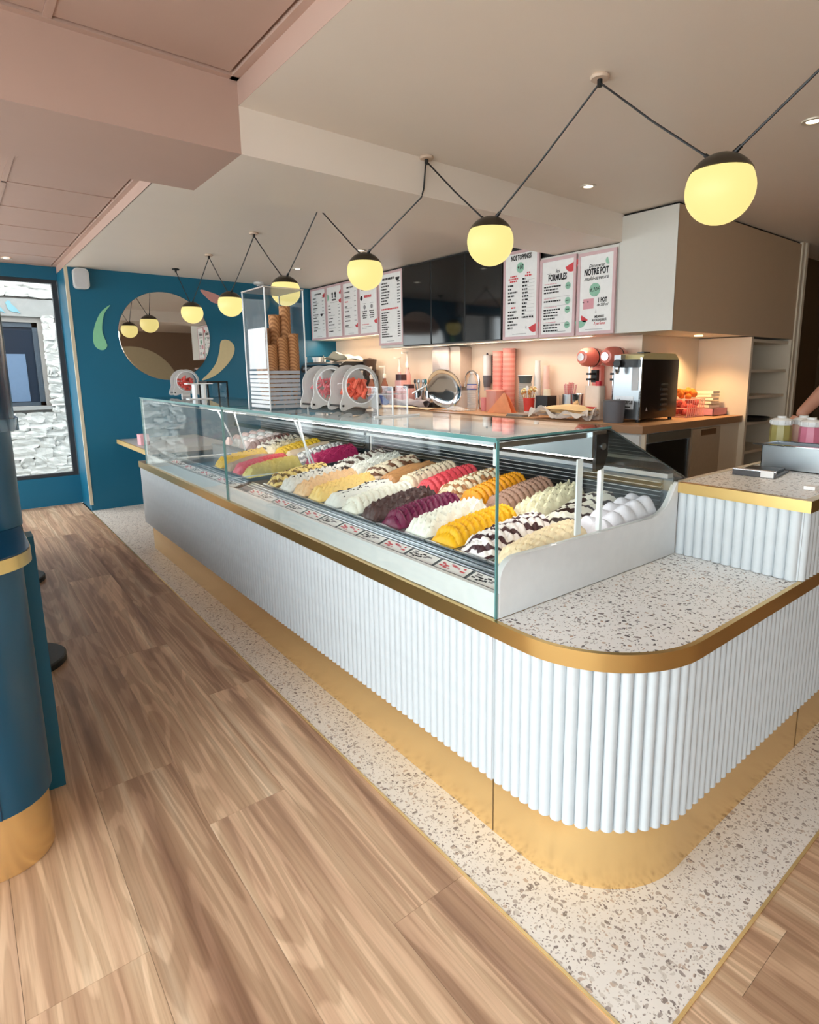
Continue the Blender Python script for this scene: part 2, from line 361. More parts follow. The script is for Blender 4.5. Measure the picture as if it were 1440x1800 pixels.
# window frames
def window(name, label, ax, c, a0, a1, z0, z1, bars, th=.05):
    f = MB()
    def bar(p0, p1, q0, q1):
        if ax == 1: f.box(p0, c, q0, p1, c+.06, q1)
        else: f.box(c-.06, p0, q0, c, p1, q1)
    bar(a0, a1, z0, z0+th); bar(a0, a1, z1-th, z1)
    for k in range(bars+2):
        p = a0+(a1-a0-th)*k/(bars+1); bar(p, p+th, z0+th, z1-th)
    o = f.build(name, DARKF); struct(o, label)
    for k in range(bars+1):
        p0 = a0+(a1-a0-th)*k/(bars+1)+th; p1 = a0+(a1-a0-th)*(k+1)/(bars+1)
        g = MB()
        if ax == 1: g.box(p0, c+.027, z0+th, p1, c+.033, z1-th)
        else: g.box(c-.033, p0, z0+th, c-.027, p1, z1-th)
        g.build('pane', WPANE, o)
window('window_1', 'dark framed window in the teal recess', 1, YR+.02, -1.1, XT-.003, .29, 2.3, 1, .045)
window('window_2', 'window band in the side wall', 0, XL, wy0, wy1, wz0, wz1, 4)
window('window_3', 'large shop window on the street side', 1, YF-.1, fx0, fx1, fz0, fz1, 2)
# ---- ceilings
struct(MB().box(.965, YF, ZC, XR, 2.37, ZC+.25).build('ceiling', CEIL), 'cream ceiling over the counter')
struct(MB().box(XT, 2.93, ZC, XR, YW, ZC+.25).build('ceiling_far', CEIL), 'cream ceiling towards the teal wall')
struct(MB().box(.965, 2.37, ZB, 3.49, 2.93, ZC+.25).build('ceiling_beam', CEIL), 'cream ceiling beam across the shop')
struct(MB().box(XL, 2.37, ZB, .9649, 2.95, 2.7).build('ceiling_beam_pink', PINK), 'pink part of the ceiling beam')
struct(MB().box(3.49, 2.37, ZC-.02, XR, 2.95, ZC+.25).build('ceiling_back', CEIL))
def tray(name, x0, x1, y0, y1, z, xs, ys, label):
    o = MB().box(x0, y0, z+.02, x1, y1, z+.1).build(name, PINK); struct(o, label)
    b = MB()
    for x in xs:
        if x0 < x < x1: b.box(x-.012, y0, z-.004, x+.012, y1, z+.019)
    for y in ys:
        if y0 < y < y1: b.box(x0, y-.012, z-.004, x1, y+.012, z+.019)
    b.box(x1-.03, y0, z-.006, x1, y1, z+.019); b.box(x0, y0, z-.006, x1, y0+.02, z+.019); b.box(x0, y1-.03, z-.006, x1, y1, z+.019)
    b.build('tile_grid', PINK, o)
    gx = sorted([x0]+[x for x in xs if x0 < x < x1]+[x1-.03]); gy = sorted([y0+.02]+[y for y in ys if y0 < y < y1]+[y1-.03])
    for i in range(len(gx)-1):
        for j in range(len(gy)-1):
            MB().box(gx[i]+.013, gy[j]+.013, z, gx[i+1]-.013, gy[j+1]-.013, z+.018).build('ceiling_tile', PINK, o)
tray('ceiling_tray_near', XL, .965, YF, 2.37, 2.44, [.36, -.24, -.84, -1.44, -2.04], [1.75, 1.15, .55, -.05, -.65, -1.25, -1.85], 'raised pink tiled ceiling bay near the street')
tray('ceiling_tray_far', XL, XT, 2.95, YR, 2.42, [.36, -.24, -.84, -1.44, -2.04], [3.08+.6*k for k in range(1, 7)], 'raised pink tiled ceiling bay towards the recess window')
struct(MB().box(XT-.0005, 2.95, ZC, XT+.004, YW+.5, 2.5).build('trim_3', PINK)); struct(MB().box(.9640, YF, ZC, .9652, 2.37, 2.5).build('trim_4', PINK))
# roof over the bays keeps daylight out
struct(MB().box(XL-.15, YF-.15, 2.6, XR+.15, YR+.14, 2.75).build('ceiling_roof', PINK))

pav = MB().box(-30, -30, -.30, 40, 40, -.12).build('ground', mat('pavement', (200, 198, 194), .9, scale=2)); struct(pav, 'grey street pavement outside')  # unseen street ground, added to block low sky; pale to bounce light up
# ================================================================== outside: stone house across the lane
bld = thing('stone_house', (.4, 9.4, 0), 'pale rubble stone house with a dark window across the lane', 'house')
STONE = mat('pale_stone', (176, 173, 167), .9, var=.22, scale=9, bump=.6); MORT = mat('stone_mortar', (128, 122, 116), .95)
WX0, WX1, WZ0, WZ1 = .2, .955, .95, 2.02
b = MB(); b.box(-2.4, 9.44, -.3, WX0, 9.7, 4); b.box(WX1, 9.44, -.3, 2.6, 9.7, 4); b.box(WX0, 9.44, -.3, WX1, 9.7, WZ0); b.box(WX0, 9.44, WZ1, WX1, 9.7, 4); b.build('wall', MORT, bld)
sm = []
for k in range(9):
    bm = bmesh.new(); bmesh.ops.create_cube(bm, size=1); bmesh.ops.subdivide_edges(bm, edges=bm.edges, cuts=2, use_grid_fill=True)
    for v in bm.verts:
        c_ = abs(v.co.x)*2, abs(v.co.z)*2
        v.co.x += random.uniform(-.07, .07); v.co.z += random.uniform(-.09, .09); v.co.y += random.uniform(-.3, .2)
        if min(c_) > .6: v.co.x *= random.uniform(.86, 1); v.co.z *= random.uniform(.8, 1)
    me = bpy.data.meshes.new('stone'); bm.to_mesh(me); bm.free(); me.materials.append(STONE); sm.append(me)
def stone(x0, x1, z0, z1):
    o = bpy.data.objects.new('stone', random.choice(sm)); o.parent = bld; o.location = Vector(((x0+x1)/2, 9.43+random.uniform(-.012, .012), (z0+z1)/2))-bld.location
    o.scale = (x1-x0+.008, .09, z1-z0+.008); o.rotation_euler.y = random.uniform(-.06, .06); COL.objects.link(o)
z = -.25; ns = 0
while z < 2.75:
    h = random.uniform(.075, .15); x = -.55+random.uniform(0, .15)
    while x < 1.65:
        wd = random.uniform(.10, .30)
        blocked = (z+h > WZ0-.06 and z < WZ1+.02 and x+wd > WX0-.04 and x < WX1+.05) or (z+h > 2.07 and z < 2.33)
        if not blocked and ns < 295: stone(x, x+wd, z, z+h); ns += 1
        elif z+h > WZ0-.06 and z < 2.05 and x < WX1+.05 < x+wd and ns < 295: stone(WX1+.055, x+wd+.03, z, z+h); ns += 1
        x += wd
    z += h
MB().box(-.6, 9.40, 2.09, 1.7, 9.46, 2.31).build('lintel', mat('lintel_stone', (128, 126, 122), .9, var=.15, scale=14), bld)
MB().box(.1, 9.37, .90, 1.03, 9.5, .945).build('window_sill', mat('lintel_stone', (206, 202, 194)), bld)
f = MB(); f.box(WX0, 9.46, WZ0, WX1, 9.5, WZ0+.05); f.box(WX0, 9.46, WZ1-.06, WX1, 9.5, WZ1); f.box(WX0, 9.46, WZ0, WX0+.05, 9.5, WZ1); f.box(WX1-.06, 9.46, WZ0, WX1, 9.5, WZ1)
wf = f.build('window_frame', mat('slate_frame', (52, 60, 68), .5), bld)
MB().box(WX0+.05, 9.485, WZ0+.05, WX1-.06, 9.495, WZ1-.06).build('pane', mat('dark_pane', (22, 30, 42), .3), wf)
MB().box(WX0+.06, 9.478, WZ0+.06, .79, 9.484, 1.62).build('blind', mat('blue_blind', (84, 102, 124), .5), wf)
for bx in (.705, .545):
    p = [(-.05, .075), (-.03, .09), (-.008, .08), (.0, .045), (.03, .02), (.06, -.02), (.085, -.07), (.05, -.05), (.02, -.055), (-.02, -.04), (-.045, -.01), (-.05, .03), (-.062, .06)]
    MB().prism([(bx+a, 2.19+c) for a, c in p], 1, 9.392, 9.40).build('bird_tile', mat('bird_blue', (96, 134, 142), .6), bld)

# ================================================================== service counter
CX, CY = 1.385, .972
YEND, XEND = 5.05, 3.3
def lpath(r, n=16, y1=YEND, x1=XEND):
    """outline of the counter front: along the shop, round the corner, along the street side"""
    pts = [(CX-r, y1), (CX-r, CY)]
    pts += [(CX-r*math.cos(t), CY-r*math.sin(t)) for t in [pi/2*k/n for k in range(1, n)]]
    return pts+[(CX, CY-r), (x1, CY-r)]
def band(mb, r0, r1, z0, z1, y1=YEND, x1=XEND, smooth=True):
    a, b_ = lpath(r1, 16, y1, x1), lpath(r0, 16, y1, x1); n = len(a)
    vs = [(*p, z0) for p in a]+[(*p, z1) for p in a]+[(*p, z1) for p in b_]+[(*p, z0) for p in b_]
    mb.add(vs, [(i, i+1, n+i+1, n+i) for i in range(n-1)], smooth)
    mb.add(vs, [(n+i, n+i+1, 2*n+i+1, 2*n+i) for i in range(n-1)]+[(2*n+i, 2*n+i+1, 3*n+i+1, 3*n+i) for i in range(n-1)]+[(3*n+i, 3*n+i+1, i+1, i) for i in range(n-1)])
    return mb.add([vs[0], vs[n], vs[2*n], vs[3*n], vs[n-1], vs[2*n-1], vs[3*n-1], vs[4*n-1]], [(0, 1, 2, 3), (4, 5, 6, 7)])
cnt = thing('service_counter', (1.4, 2.5, 0), 'long white fluted service counter with rounded corner, brass plinth and brass edge', 'counter')
band(MB(), .20, .29, .001, .20, 4.9).build('plinth', GOLD, cnt)
for (x, y, nx, ny) in ((CX-.2905, 1.10, 0, 1), (2.21, CY-.2905, 1, 0)):
    MB().cbox((x, y, .10), (.002 if ny else .003, .003 if ny else .002, .19)).build('plinth_joint', mat('joint_dark', (96, 70, 34), .6), cnt)
band(MB(), .20, .296, .186, .638).build('backing_panel', WHITE, cnt)
fr = .0163
fm = MB(); k7 = 7
pts = [(fr*math.cos(pi*k/k7), fr*math.sin(pi*k/k7)) for k in range(k7+1)]
n = len(pts); vs = [(*p, .188) for p in pts]+[(*p, .634) for p in pts]
fm.add(vs, [(i, i+1, n+i+1, n+i) for i in range(n-1)], True).add(vs, [tuple(range(n)), tuple(range(n, 2*n)), (0, n-1, 2*n-1, n)])
flute_me = fm.mesh('flute', WHITE)
path = lpath(.2955, 40)
seg = 0; pitch = .0325; dist = pitch/2; acc = 0
for i in range(len(path)-1):
    a, b_ = Vector(path[i]), Vector(path[i+1]); ln = (b_-a).length
    while dist <= acc+ln:
        p = a+(b_-a)*((dist-acc)/ln); d = (b_-a).normalized()
        o = bpy.data.objects.new('flute', flute_me); o.parent = cnt; o.location = Vector((p.x, p.y, 0))-cnt.location
        o.rotation_euler.z = math.atan2(d.y, d.x)+pi; COL.objects.link(o); dist += pitch
    acc += ln
for y in (1.085,):
    MB().cbox((CX-.3135, y, .41), (.002, .0016, .44)).build('panel_joint', LGREY, cnt)
band(MB(), .304, .318, .633, .68).build('brass_edge', GOLDTRIM, cnt)
top = lpath(.303, 16, 1.10)
w = MB(); w.box(1.080, 1.0801, .640, 1.3, YEND, .679); w.build('ledge', GOLDTRIM, cnt)
MB().prism([p for p in lpath(.303, 16, 1.08)]+[(XEND, 1.20), (2.02, 1.20), (2.02, 1.08)], 2, .64, .679).build('worktop', TERR_TOP, cnt)
w = MB(); w.box(CX-.2, 1.08, .19, 2.02, YEND, .675); w.box(CX, .80, .19, XEND, 1.09, .64); w.build('carcass', OFFW, cnt)
w = MB(); w.box(1.08, YEND-.006, .186, 2.02, YEND, .68); w.build('end_panel', WHITE, cnt)
# raised part of the counter
rb = thing('raised_counter', (2.6, .86, .679), 'raised fluted counter block with brass edge and terrazzo top', 'counter')
MB().box(2.03, .668, .681, XEND, 1.075, .915).build('panel', WHITE, rb)
fm = MB(); vs = [(*p, .681) for p in pts]+[(*p, .917) for p in pts]
fm.add(vs, [(i, i+1, n+i+1, n+i) for i in range(n-1)], True).add(vs, [tuple(range(n)), tuple(range(n, 2*n)), (0, n-1, 2*n-1, n)])
f2 = fm.mesh('flute', WHITE, (0, 0, 0))
for k in range(12):
    o = bpy.data.objects.new('flute', f2); o.parent = rb; o.location = Vector((2.0295, .690+.0345*k, 0))-rb.location; o.rotation_euler.z = pi/2; o.scale.x = 1.06; COL.objects.link(o)
for k in range(38):
    o = bpy.data.objects.new('flute', f2); o.parent = rb; o.location = Vector((2.05+.0325*k, .6685, 0))-rb.location; o.rotation_euler.z = pi; COL.objects.link(o)
e = MB(); e.box(2.004, .642, .913, 2.03, 1.0785, .951); e.box(2.03, .642, .913, XEND, .668, .951); e.build('brass_edge', GOLDTRIM, rb)
MB().box(2.03, .668, .913, XEND, 1.075, .950).build('worktop', TERR_TOP, rb)
MB().box(2.03, 1.075, .905, XEND, 1.095, .953).build('rear_lip', BEIGE, rb)

# ================================================================== gelato cases
GT = 1.175
DARKSTEEL = brushed('dark_steel', (112, 122, 130), .35, (2, 60, 60)); ALU = brushed('aluminium', (205, 210, 214), .28, (2, 80, 80))
def gelato_case(y0, y1, label, near):
    c = thing('gelato_case', (1.55, (y0+y1)/2, .68), label, 'display case', 'gelato display cases')
    MB().box(1.086, y0, .681, 1.102, y1, .752).build('front_sill', WHITE2, c)
    MB().box(1.102, y0, .681, 1.99, y1, .69).build('deck', STEEL, c); MB().box(1.102, y0, .69, 1.124, y1, .735).build('front_ledge', STEEL, c); MB().box(1.575, y0+.02, .69, 1.60, y1-.02, .788).build('tray_support', STEEL, c)
    MB().prism([(1.125, .738), (1.172, .752), (1.172, .748), (1.125, .734)], 1, y0+.02, y1-.02).build('card_rail', DARKSTEEL, c)
    for x, z in ((1.176, .752), (1.190, .760), (1.204, .766)):
        MB().box(x, y0+.02, .70, x+.010, y1-.02, z).build('front_rail', ALU, c)
    MB().box(1.568, y0+.02, .788, 1.606, y1-.02, .796).build('middle_rail', mat('grey_rail', (150, 158, 162), .35, .6), c)
    g = MB().box(1.078, y0+.002, .682, 1.084, y1-.002, GT-.006).build('front_glass', GLASS, c)
    e = MB(); e.box(1.077, y0+.002, GT-.006, 1.085, y1-.002, GT-.0005); e.box(1.077, y0, .682, 1.0855, y0+.004, GT-.001); e.box(1.077, y1-.004, .682, 1.0855, y1, GT-.001); e.build('glass_edge', GLASSE, g)
    g = MB().box(1.077, y0+.002, GT, 1.58, y1-.002, GT+.006).build('top_glass', GLASS, c)
    e = MB(); e.box(1.0745, y0, GT-.0005, 1.0775, y1, GT+.0065); e.box(1.077, y0, GT, 1.58, y0+.003, GT+.006); e.build('glass_edge', GLASSE, g)
    MB().box(1.50, y0+.012, 1.085, 1.572, y1-.012, 1.168).build('light_bar', ALU, c)
    MB().box(1.505, y0+.02, 1.081, 1.53, y1-.02, 1.086).build('led_strip', mat('case_led', (255, 255, 255), .4, emit=(255, 250, 246), es=20.0, var=0), c)
    # service side: dark back with louvres, frame and sloping lid glass
    MB().box(1.992, y0+.012, .70, 2.0, y1-.012, .968).build('rear_panel', DARKSTEEL, c)
    for k in range(7):
        MB().prism([(1.975, .845+.017*k), (1.99, .856+.017*k), (1.99, .853+.017*k), (1.975, .842+.017*k)], 1, y0+.05, y1-.05).build('louvre', STEEL, c)
    MB().box(1.968, y0+.012, .700, 1.992, y1-.012, .836).build('rear_rail', STEEL, c)
    f = MB(); f.box(1.955, y0+.012, .968, 1.992, y1-.012, .984); f.build('rear_frame', ALU, c)
    lid = MB().prism([(1.578, GT), (2.062, .966), (2.059, .960), (1.575, GT-.006)], 1, y0+.004, y1-.004).build('rear_lid', glass('smoked_glass', (150, 156, 158), 1.5), c)
    return c
PROF = [(1.092, .6805), (1.092, .785)]+[(1.157-.065*math.cos(t), .785+.063*math.sin(t)) for t in [pi/2*k/7 for k in range(1, 8)]]+[(1.84, .842), (1.89, .848), (1.93, .866), (1.958, .892), (1.98, .922), (1.998, .952), (2.011, .952), (2.011, .6805)]
def end_glass(c, y, flip):
    pr = [(1.087, .682)]+[(p[0], p[1]) for p in PROF[1:15]]+[(2.05, .966), (1.578, GT-.001), (1.087, GT-.001)]
    pr = [(1.087, .80), (1.16, .849), (1.84, .843), (1.93, .868), (1.985, .95), (2.055, .963), (1.576, GT-.003), (1.087, GT-.003)]
    g = MB().prism(pr, 1, y, y+.006).build('end_glass', GLASS, c)
    e = MB(); e.tube([(1.576, y+.003, GT-.002), (2.058, y+.003, .963)], .003, 6); e.tube([(1.087, y+.003, GT-.003), (1.576, y+.003, GT-.002)], .0025, 6); e.build('glass_edge', mat('dark_edge', (60, 72, 74), .2), g)
near = gelato_case(1.081, 3.12, 'nearer glass gelato case, its white curved end panel on the terrazzo worktop', True)
MB().prism(PROF, 1, 1.079, 1.101).build('end_panel', WHITE2, near, bevel=.002)
end_glass(near, 1.0815, 1)
MB().prism([(1.515, 1.158), (1.575, 1.158), (1.575, 1.09), (1.555, 1.05), (1.515, 1.042)], 1, 1.088, 1.10).build('bracket', BLACKM, near)
MB().cyl((1.547, 1.088, 1.12), (1.547, 1.082, 1.12), .011).build('bracket_knob', STEEL, near)
MB().box(1.548, 1.09, .848, 1.562, 1.104, 1.05).build('post', EDGEW, near)
m = MB(); m.box(1.452, 1.108, .845, 1.478, 1.114, 1.085); m.build('post', EDGEW, near)
m = MB(); m.box(1.09, 1.103, 1.150, 1.51, 1.108, 1.165); m.build('top_rail', ALU, near)
MB().box(1.0862, 1.086, 1.105, 1.089, 1.105, 1.15).build('hinge_plate', WHITE2, near)
far = gelato_case(3.126, 4.85, 'farther glass gelato case, standing closest to the teal wall', False)
end_glass(far, 4.844, -1)
m = MB(); m.box(1.087, 4.83, .752, 1.092, 4.848, 1.17); m.build('post', EDGEW, far)
for y in (3.10, 4.1):                                   # clear partitions with bright edges
    own = near if y < 3.12 else far
    g = MB().prism([(1.10, .80), (1.57, .80), (1.50, 1.09), (1.10, 1.15)], 1, y, y+.005).build('partition', ACRYL, own)
    e = MB(); e.tube([(1.57, y+.0025, .80), (1.50, y+.0025, 1.09)], .006, 6); e.tube([(1.10, y+.0025, 1.15), (1.50, y+.0025, 1.09)], .003, 6); e.tube([(1.10, y+.0025, .80), (1.57, y+.0025, .80)], .003, 6); e.build('partition_edge', EDGEW, g)
for y in (3.17, 4.45):
    e = MB(); e.tube([(1.62, y, .82), (1.50, y, 1.10)], .006, 6); e.build('strut', EDGEW, far)
# price cards on the rail
cm = MB().prism([(1.128, .7395), (1.168, .7515), (1.168, .7525), (1.128, .7405)], 1, -.071, .071).mesh('price_card', PAPER, (1.55, 0, .68))
def prints(rnd):
    p = MB(); ink = [[], []]
    for k in range(7):
        u = rnd.uniform(.1, .9); y = rnd.uniform(-.062, .05); l = rnd.uniform(.008, .024); x0 = 1.131+u*.03; zz = .7405+(x0-1.128)*.3+.0006
        p.add([(x0, y, zz), (x0, y+l, zz), (x0+.006, y+l, zz+.0018), (x0+.006, y, zz+.0018)], [(0, 1, 2, 3)])
    return p
rnd = random.Random(3); pms = [prints(rnd).mesh('card_print', m_, (1.55, 0, .68)) for m_ in (INK, INKR, INKGREY, INKP)]
for own, y0, k in ((near, 1.185, 12), (far, 3.23, 8)):
    for i in range(k):
        y = y0+.156*i
        o = bpy.data.objects.new('price_card', cm); o.parent = own; o.location = (0, y-own.location.y, 0); COL.objects.link(o)
        for q in range(2):
            p = bpy.data.objects.new('card_print', pms[(i+q*2) % 4]); p.parent = o; COL.objects.link(p)
# ---- gelato trays
TL, TW = .348, .150
def tray_mesh():
    m = MB(); x0, x1, y0, y1 = 0, TL, -TW/2, TW/2; t = .004; d = -.075
    m.box(x0, y0, d, x1, y1, d+.004)
    m.box(x0, y0, d, x0+t, y1, .002); m.box(x1-t, y0, d, x1, y1, .002); m.box(x0, y0, d, x1, y0+t, .002); m.box(x0, y1-t, d, x1, y1, .002)
    m.box(x0-.006, y0, -.002, x0+t, y1, .003)
    return m.mesh('tray', STEEL)
TRAY = tray_mesh()
def gelato_mesh(kind, seed, H):
    r = random.Random(seed); ph = r.random()*6; nr = r.choice((10, 11, 12))
    def fn(u, v):
        y = (v*2-1); x = .006+u*(TL-.012)
        edge = max(0, 1-abs(y)**2.6)**.55; endf = min(1, u/.10)**.6*min(1, (1-u)/.06)**.5 if 0 < u < 1 else 0
        base = (.026+H*(.48+.52*math.sin(min(1, u*1.25)*pi/2)))*edge*endf
        if kind == 'ridge':      # folded ribbons laid across
            w = (u*nr+.35*abs(y)+.1*math.sin(3*y+ph)) % 1.0
            base += edge*endf*(.017*(abs(math.sin(pi*w))**.5-.6)+.0035*math.sin(26*y+8*u+ph)+.002*math.sin(70*u))
        elif kind == 'swirl':
            w = (u*nr*.9+.9*y) % 1.0; base += edge*endf*(.016*(abs(math.sin(pi*w))**.6-.5)+.004*math.sin(27*y+ph+6*u))
        elif kind == 'smooth':
            base += edge*endf*(.006*math.sin(9*u+3*y+ph)+.005*math.sin(17*y+11*u))
        elif kind == 'rough':
            base += edge*endf*(.009*math.sin(31*u+ph)*math.sin(13*y+2*ph)+.006*math.sin(57*u+23*y)+.005*math.sin(41*y-29*u))
        elif kind == 'puff':
            base += edge*endf*.024*(abs(math.sin(pi*u*5))*abs(math.sin(pi*(v*1.5+.25)))-.4)
        return (x, y*(TW/2-.005), max(base-.012, -.012) if 0 < v < 1 else -.012)
    return MB().grid(fn, 84, 26)
def gmat(name, rgb, rgb2=None, thr=.7):
    if rgb2: return striped('gelato_'+name, rgb, rgb2, 9, 'DIAGONAL', 7.0, thr, .45)
    return mat('gelato_'+name, rgb, .42, var=.10, scale=60, bump=.25)
FLAV_F = [('beige cream', (248, 224, 186), None, 'swirl', 0), ('white gelato rippled with dark chocolate', (244, 234, 230), (70, 36, 40), 'ridge', 0),
 ('bright mango yellow', (246, 182, 14), None, 'ridge', 0), ('snow white coconut', (242, 240, 228), None, 'rough', 0), ('deep purple blackcurrant', (112, 22, 64), None, 'ridge', 0),
 ('dark chocolate brown', (78, 50, 46), None, 'rough', 0), ('ivory fine ribbed', (236, 232, 216), None, 'ridge', 0), ('greyish white with black crumbs', (228, 226, 218), None, 'smooth', 40),
 ('golden caramel crumble', (244, 208, 128), None, 'rough', 0), ('peach coloured', (236, 196, 150), None, 'rough', 0), ('white with dark chocolate shavings', (232, 228, 220), None, 'rough', 46), ('yellow nut cream with brown streaks', (236, 208, 130), (130, 96, 50), 'ridge', 0)]
FLAV_F2 = [('pale lemon yellow', (255, 226, 128), None, 'rough', 0), ('coral red rolled', (230, 84, 96), None, 'swirl', 0), ('hazelnut brown', (186, 156, 126), None, 'smooth', 0), ('egg yellow with nut pieces', (236, 192, 52), None, 'rough', 24)]
FLAV_B = [('whipped lilac white', (236, 232, 240), None, 'puff', 0), ('white with bold chocolate stripes', (244, 238, 222), (58, 40, 36), 'smooth', 0), ('vanilla cream', (250, 238, 204), None, 'rough', 0),
 ('mocha brown', (172, 132, 112), None, 'ridge', 0), ('orange mango', (240, 158, 20), None, 'ridge', 0), ('cream with caramel ribbons', (240, 222, 190), (176, 120, 74), 'ridge', 0), ('strawberry red', (230, 78, 88), None, 'ridge', 0),
 ('beige cookie with dark crumbs', (236, 216, 186), None, 'ridge', 20), ('caramel brown', (206, 150, 98), None, 'smooth', 0), ('cream with cocoa stripes', (238, 222, 196), (120, 78, 52), 'swirl', 0), ('plain milk white', (244, 242, 232), None, 'rough', 0), ('white with fine chocolate streaks', (242, 236, 226), (84, 58, 48), 'rough', 0)]
FLAV_B2 = [('crimson raspberry', (190, 40, 98), None, 'rough', 0), ('white with grey ribs', (238, 236, 232), (150, 150, 150), 'ridge', 0), ('light tan', (226, 200, 168), None, 'smooth', 0), ('sunny yellow rolled', (240, 196, 40), None, 'swirl', 0), ('cream with walnut pieces', (240, 224, 190), None, 'rough', 26),
 ('stracciatella cream', (240, 232, 214), (96, 74, 58), 'rough', 0), ('milk chocolate brown', (128, 80, 70), None, 'ridge', 0), ('rose white meringue', (244, 222, 218), None, 'puff', 0), ('pearl white meringue', (238, 238, 236), None, 'puff', 0), ('blush pink whipped', (240, 204, 196), None, 'puff', 0)]
CRUMB = mat('dark_crumbs', (44, 32, 30), .6)
def put_tray(flav, x, y, z, tilt, row, i):
    name, c1, c2, kind, crumbs = flav
    t = thing('gelato_tray', (x, y, z), '%s gelato tray, %s row of %s case' % (name, row[0], row[1]), 'gelato', 'gelato trays in the glass cases')
    rot = (0, -tilt, 0)
    o = bpy.data.objects.new('tray', TRAY); o.parent = t; o.rotation_euler = rot; COL.objects.link(o)
    seed = sum(map(ord, name)); mb = gelato_mesh(kind, seed, .056 if kind != 'smooth' else .046)
    g = bpy.data.objects.new('gelato', mb.mesh('gelato', gmat(name.replace(' ', '_'), c1, c2, .72))); g.parent = t; g.rotation_euler = rot; COL.objects.link(g)
    if crumbs:
        r = random.Random(seed); cm_ = MB(); nv = 27
        for k in range(crumbs*2):
            a, b_ = r.uniform(.15, .9), r.uniform(.25, .75); vi = int(a*84)*nv+int(b_*26); p = mb.v[vi]
            s_ = r.uniform(.0025, .006); cm_.cbox((p.x, p.y, p.z+.002), (s_, s_*r.uniform(.6, 1.6), s_*.7))
        q = bpy.data.objects.new('crumbs', cm_.mesh('crumbs', CRUMB)); q.parent = t; q.rotation_euler = rot; q['kind'] = 'stuff'; COL.objects.link(q)
P = .1555
for i, fvr in enumerate(FLAV_F): put_tray(fvr, 1.219, 1.183+P*i, .774, .05, ('front', 'nearer'), i)
for i, fvr in enumerate(FLAV_B): put_tray(fvr, 1.612, 1.183+P*i, .800, .09, ('back', 'nearer'), i)
for i, fvr in enumerate(FLAV_F2): put_tray(fvr, 1.219, 3.24+P*i, .774, .05, ('front', 'farther'), i)
for i, fvr in enumerate(FLAV_B2): put_tray(fvr, 1.612, 3.24+P*i, .800, .09, ('back', 'farther'), i)

# ================================================================== things on the glass case
Z0 = GT+.0065
cb = thing('cone_box', (1.24, 2.78, Z0), 'tall clear acrylic box holding waffle cones on the glass case', 'cone holder')
bx0, bx1, by0, by1, bz = 1.145, 1.335, 2.65, 2.91, 1.735
m = MB(); t = .004
for q in ((bx0, by0, Z0, bx1, by0+t, bz), (bx0, by1-t, Z0, bx1, by1, bz), (bx0, by0+t, Z0, bx0+t, by1-t, bz), (bx1-t, by0+t, Z0, bx1, by1-t, bz), (bx0+t, by0+t, Z0, bx1-t, by1-t, Z0+t)): MB().box(*q).build('panel', ACRYL, cb)
m = MB()
for x in (bx0, bx1):
    for y in (by0, by1): m.box(x-.0025, y-.0025, Z0, x+.0025, y+.0025, bz)
m.build('box_edge', EDGEW, cb)
lid = MB(); lid.box(bx0-.004, by0-.004, bz+.001, bx1+.004, by1+.004, bz+.007); lid.build('lid', frosted('frosted_lid', (222, 210, 200), .6), cb)
for k in range(9):
    z = Z0+.006+.02*k
    MB().box(bx0+.006, by0+.006, z, bx1-.03, by0+.012, z+.015).build('slat', LGREY, cb)
for k in range(9):
    z = Z0+.006+.02*k
    MB().box(bx0+.006, by0+.014, z, bx0+.012, by1-.02, z+.015).build('slat', PAPER, cb)
m = MB(); m.box(bx0+.0045, by0+.03, Z0+.19, bx0+.006, by1-.03, Z0+.38); m.build('reflection_sheet', PAPER, cb)  # white sheet stands in for the bright reflection on the box side
WAF = striped('waffle', (206, 146, 92), (168, 108, 60), 38, 'DIAGONAL', .4, .5, .7)
cone = MB()
for k in range(6):
    z0 = .058*k; cone.lathe([(.0235, z0), (.029, z0+.052), (.032, z0+.075), (.028, z0+.073), (.02, z0+.03)], (0, 0, 0), 14)
cone = MB(); cone.lathe([(.004, 0), (.026, .16), (.0285, .185)], (0, 0, 0), 16)
for k in range(1, 9):
    z0 = .185+.022*k; cone.lathe([(.0255, z0-.03), (.0275, z0), (.0245, z0-.002)], (0, 0, 0), 16)
cme = cone.mesh('waffle_cone_stack', WAF)
for k, (x, y, h, sz) in enumerate(((1.187, 2.70, .02, .78), (1.243, 2.70, .02, .88), (1.298, 2.70, .02, .93), (1.185, 2.775, .02, 1.0), (1.243, 2.775, .02, 1.18), (1.300, 2.78, .02, 1.30), (1.20, 2.85, .02, .85), (1.265, 2.85, .02, .95))):
    o = bpy.data.objects.new('waffle_cone_stack', cme); o.location = (x, y, Z0+h); o.scale = (1, 1, sz*1.0); COL.objects.link(o)
    tag(o, {5: 'tallest stack of brown waffle cones in the acrylic box', 4: 'second tallest stack of brown waffle cones in the acrylic box'}.get(k, 'shorter stack of brown waffle cones in the acrylic box'), 'waffle cones', 'waffle cone stacks in the acrylic box')
FROST = frosted('frosted_acrylic', (214, 214, 212), .72)
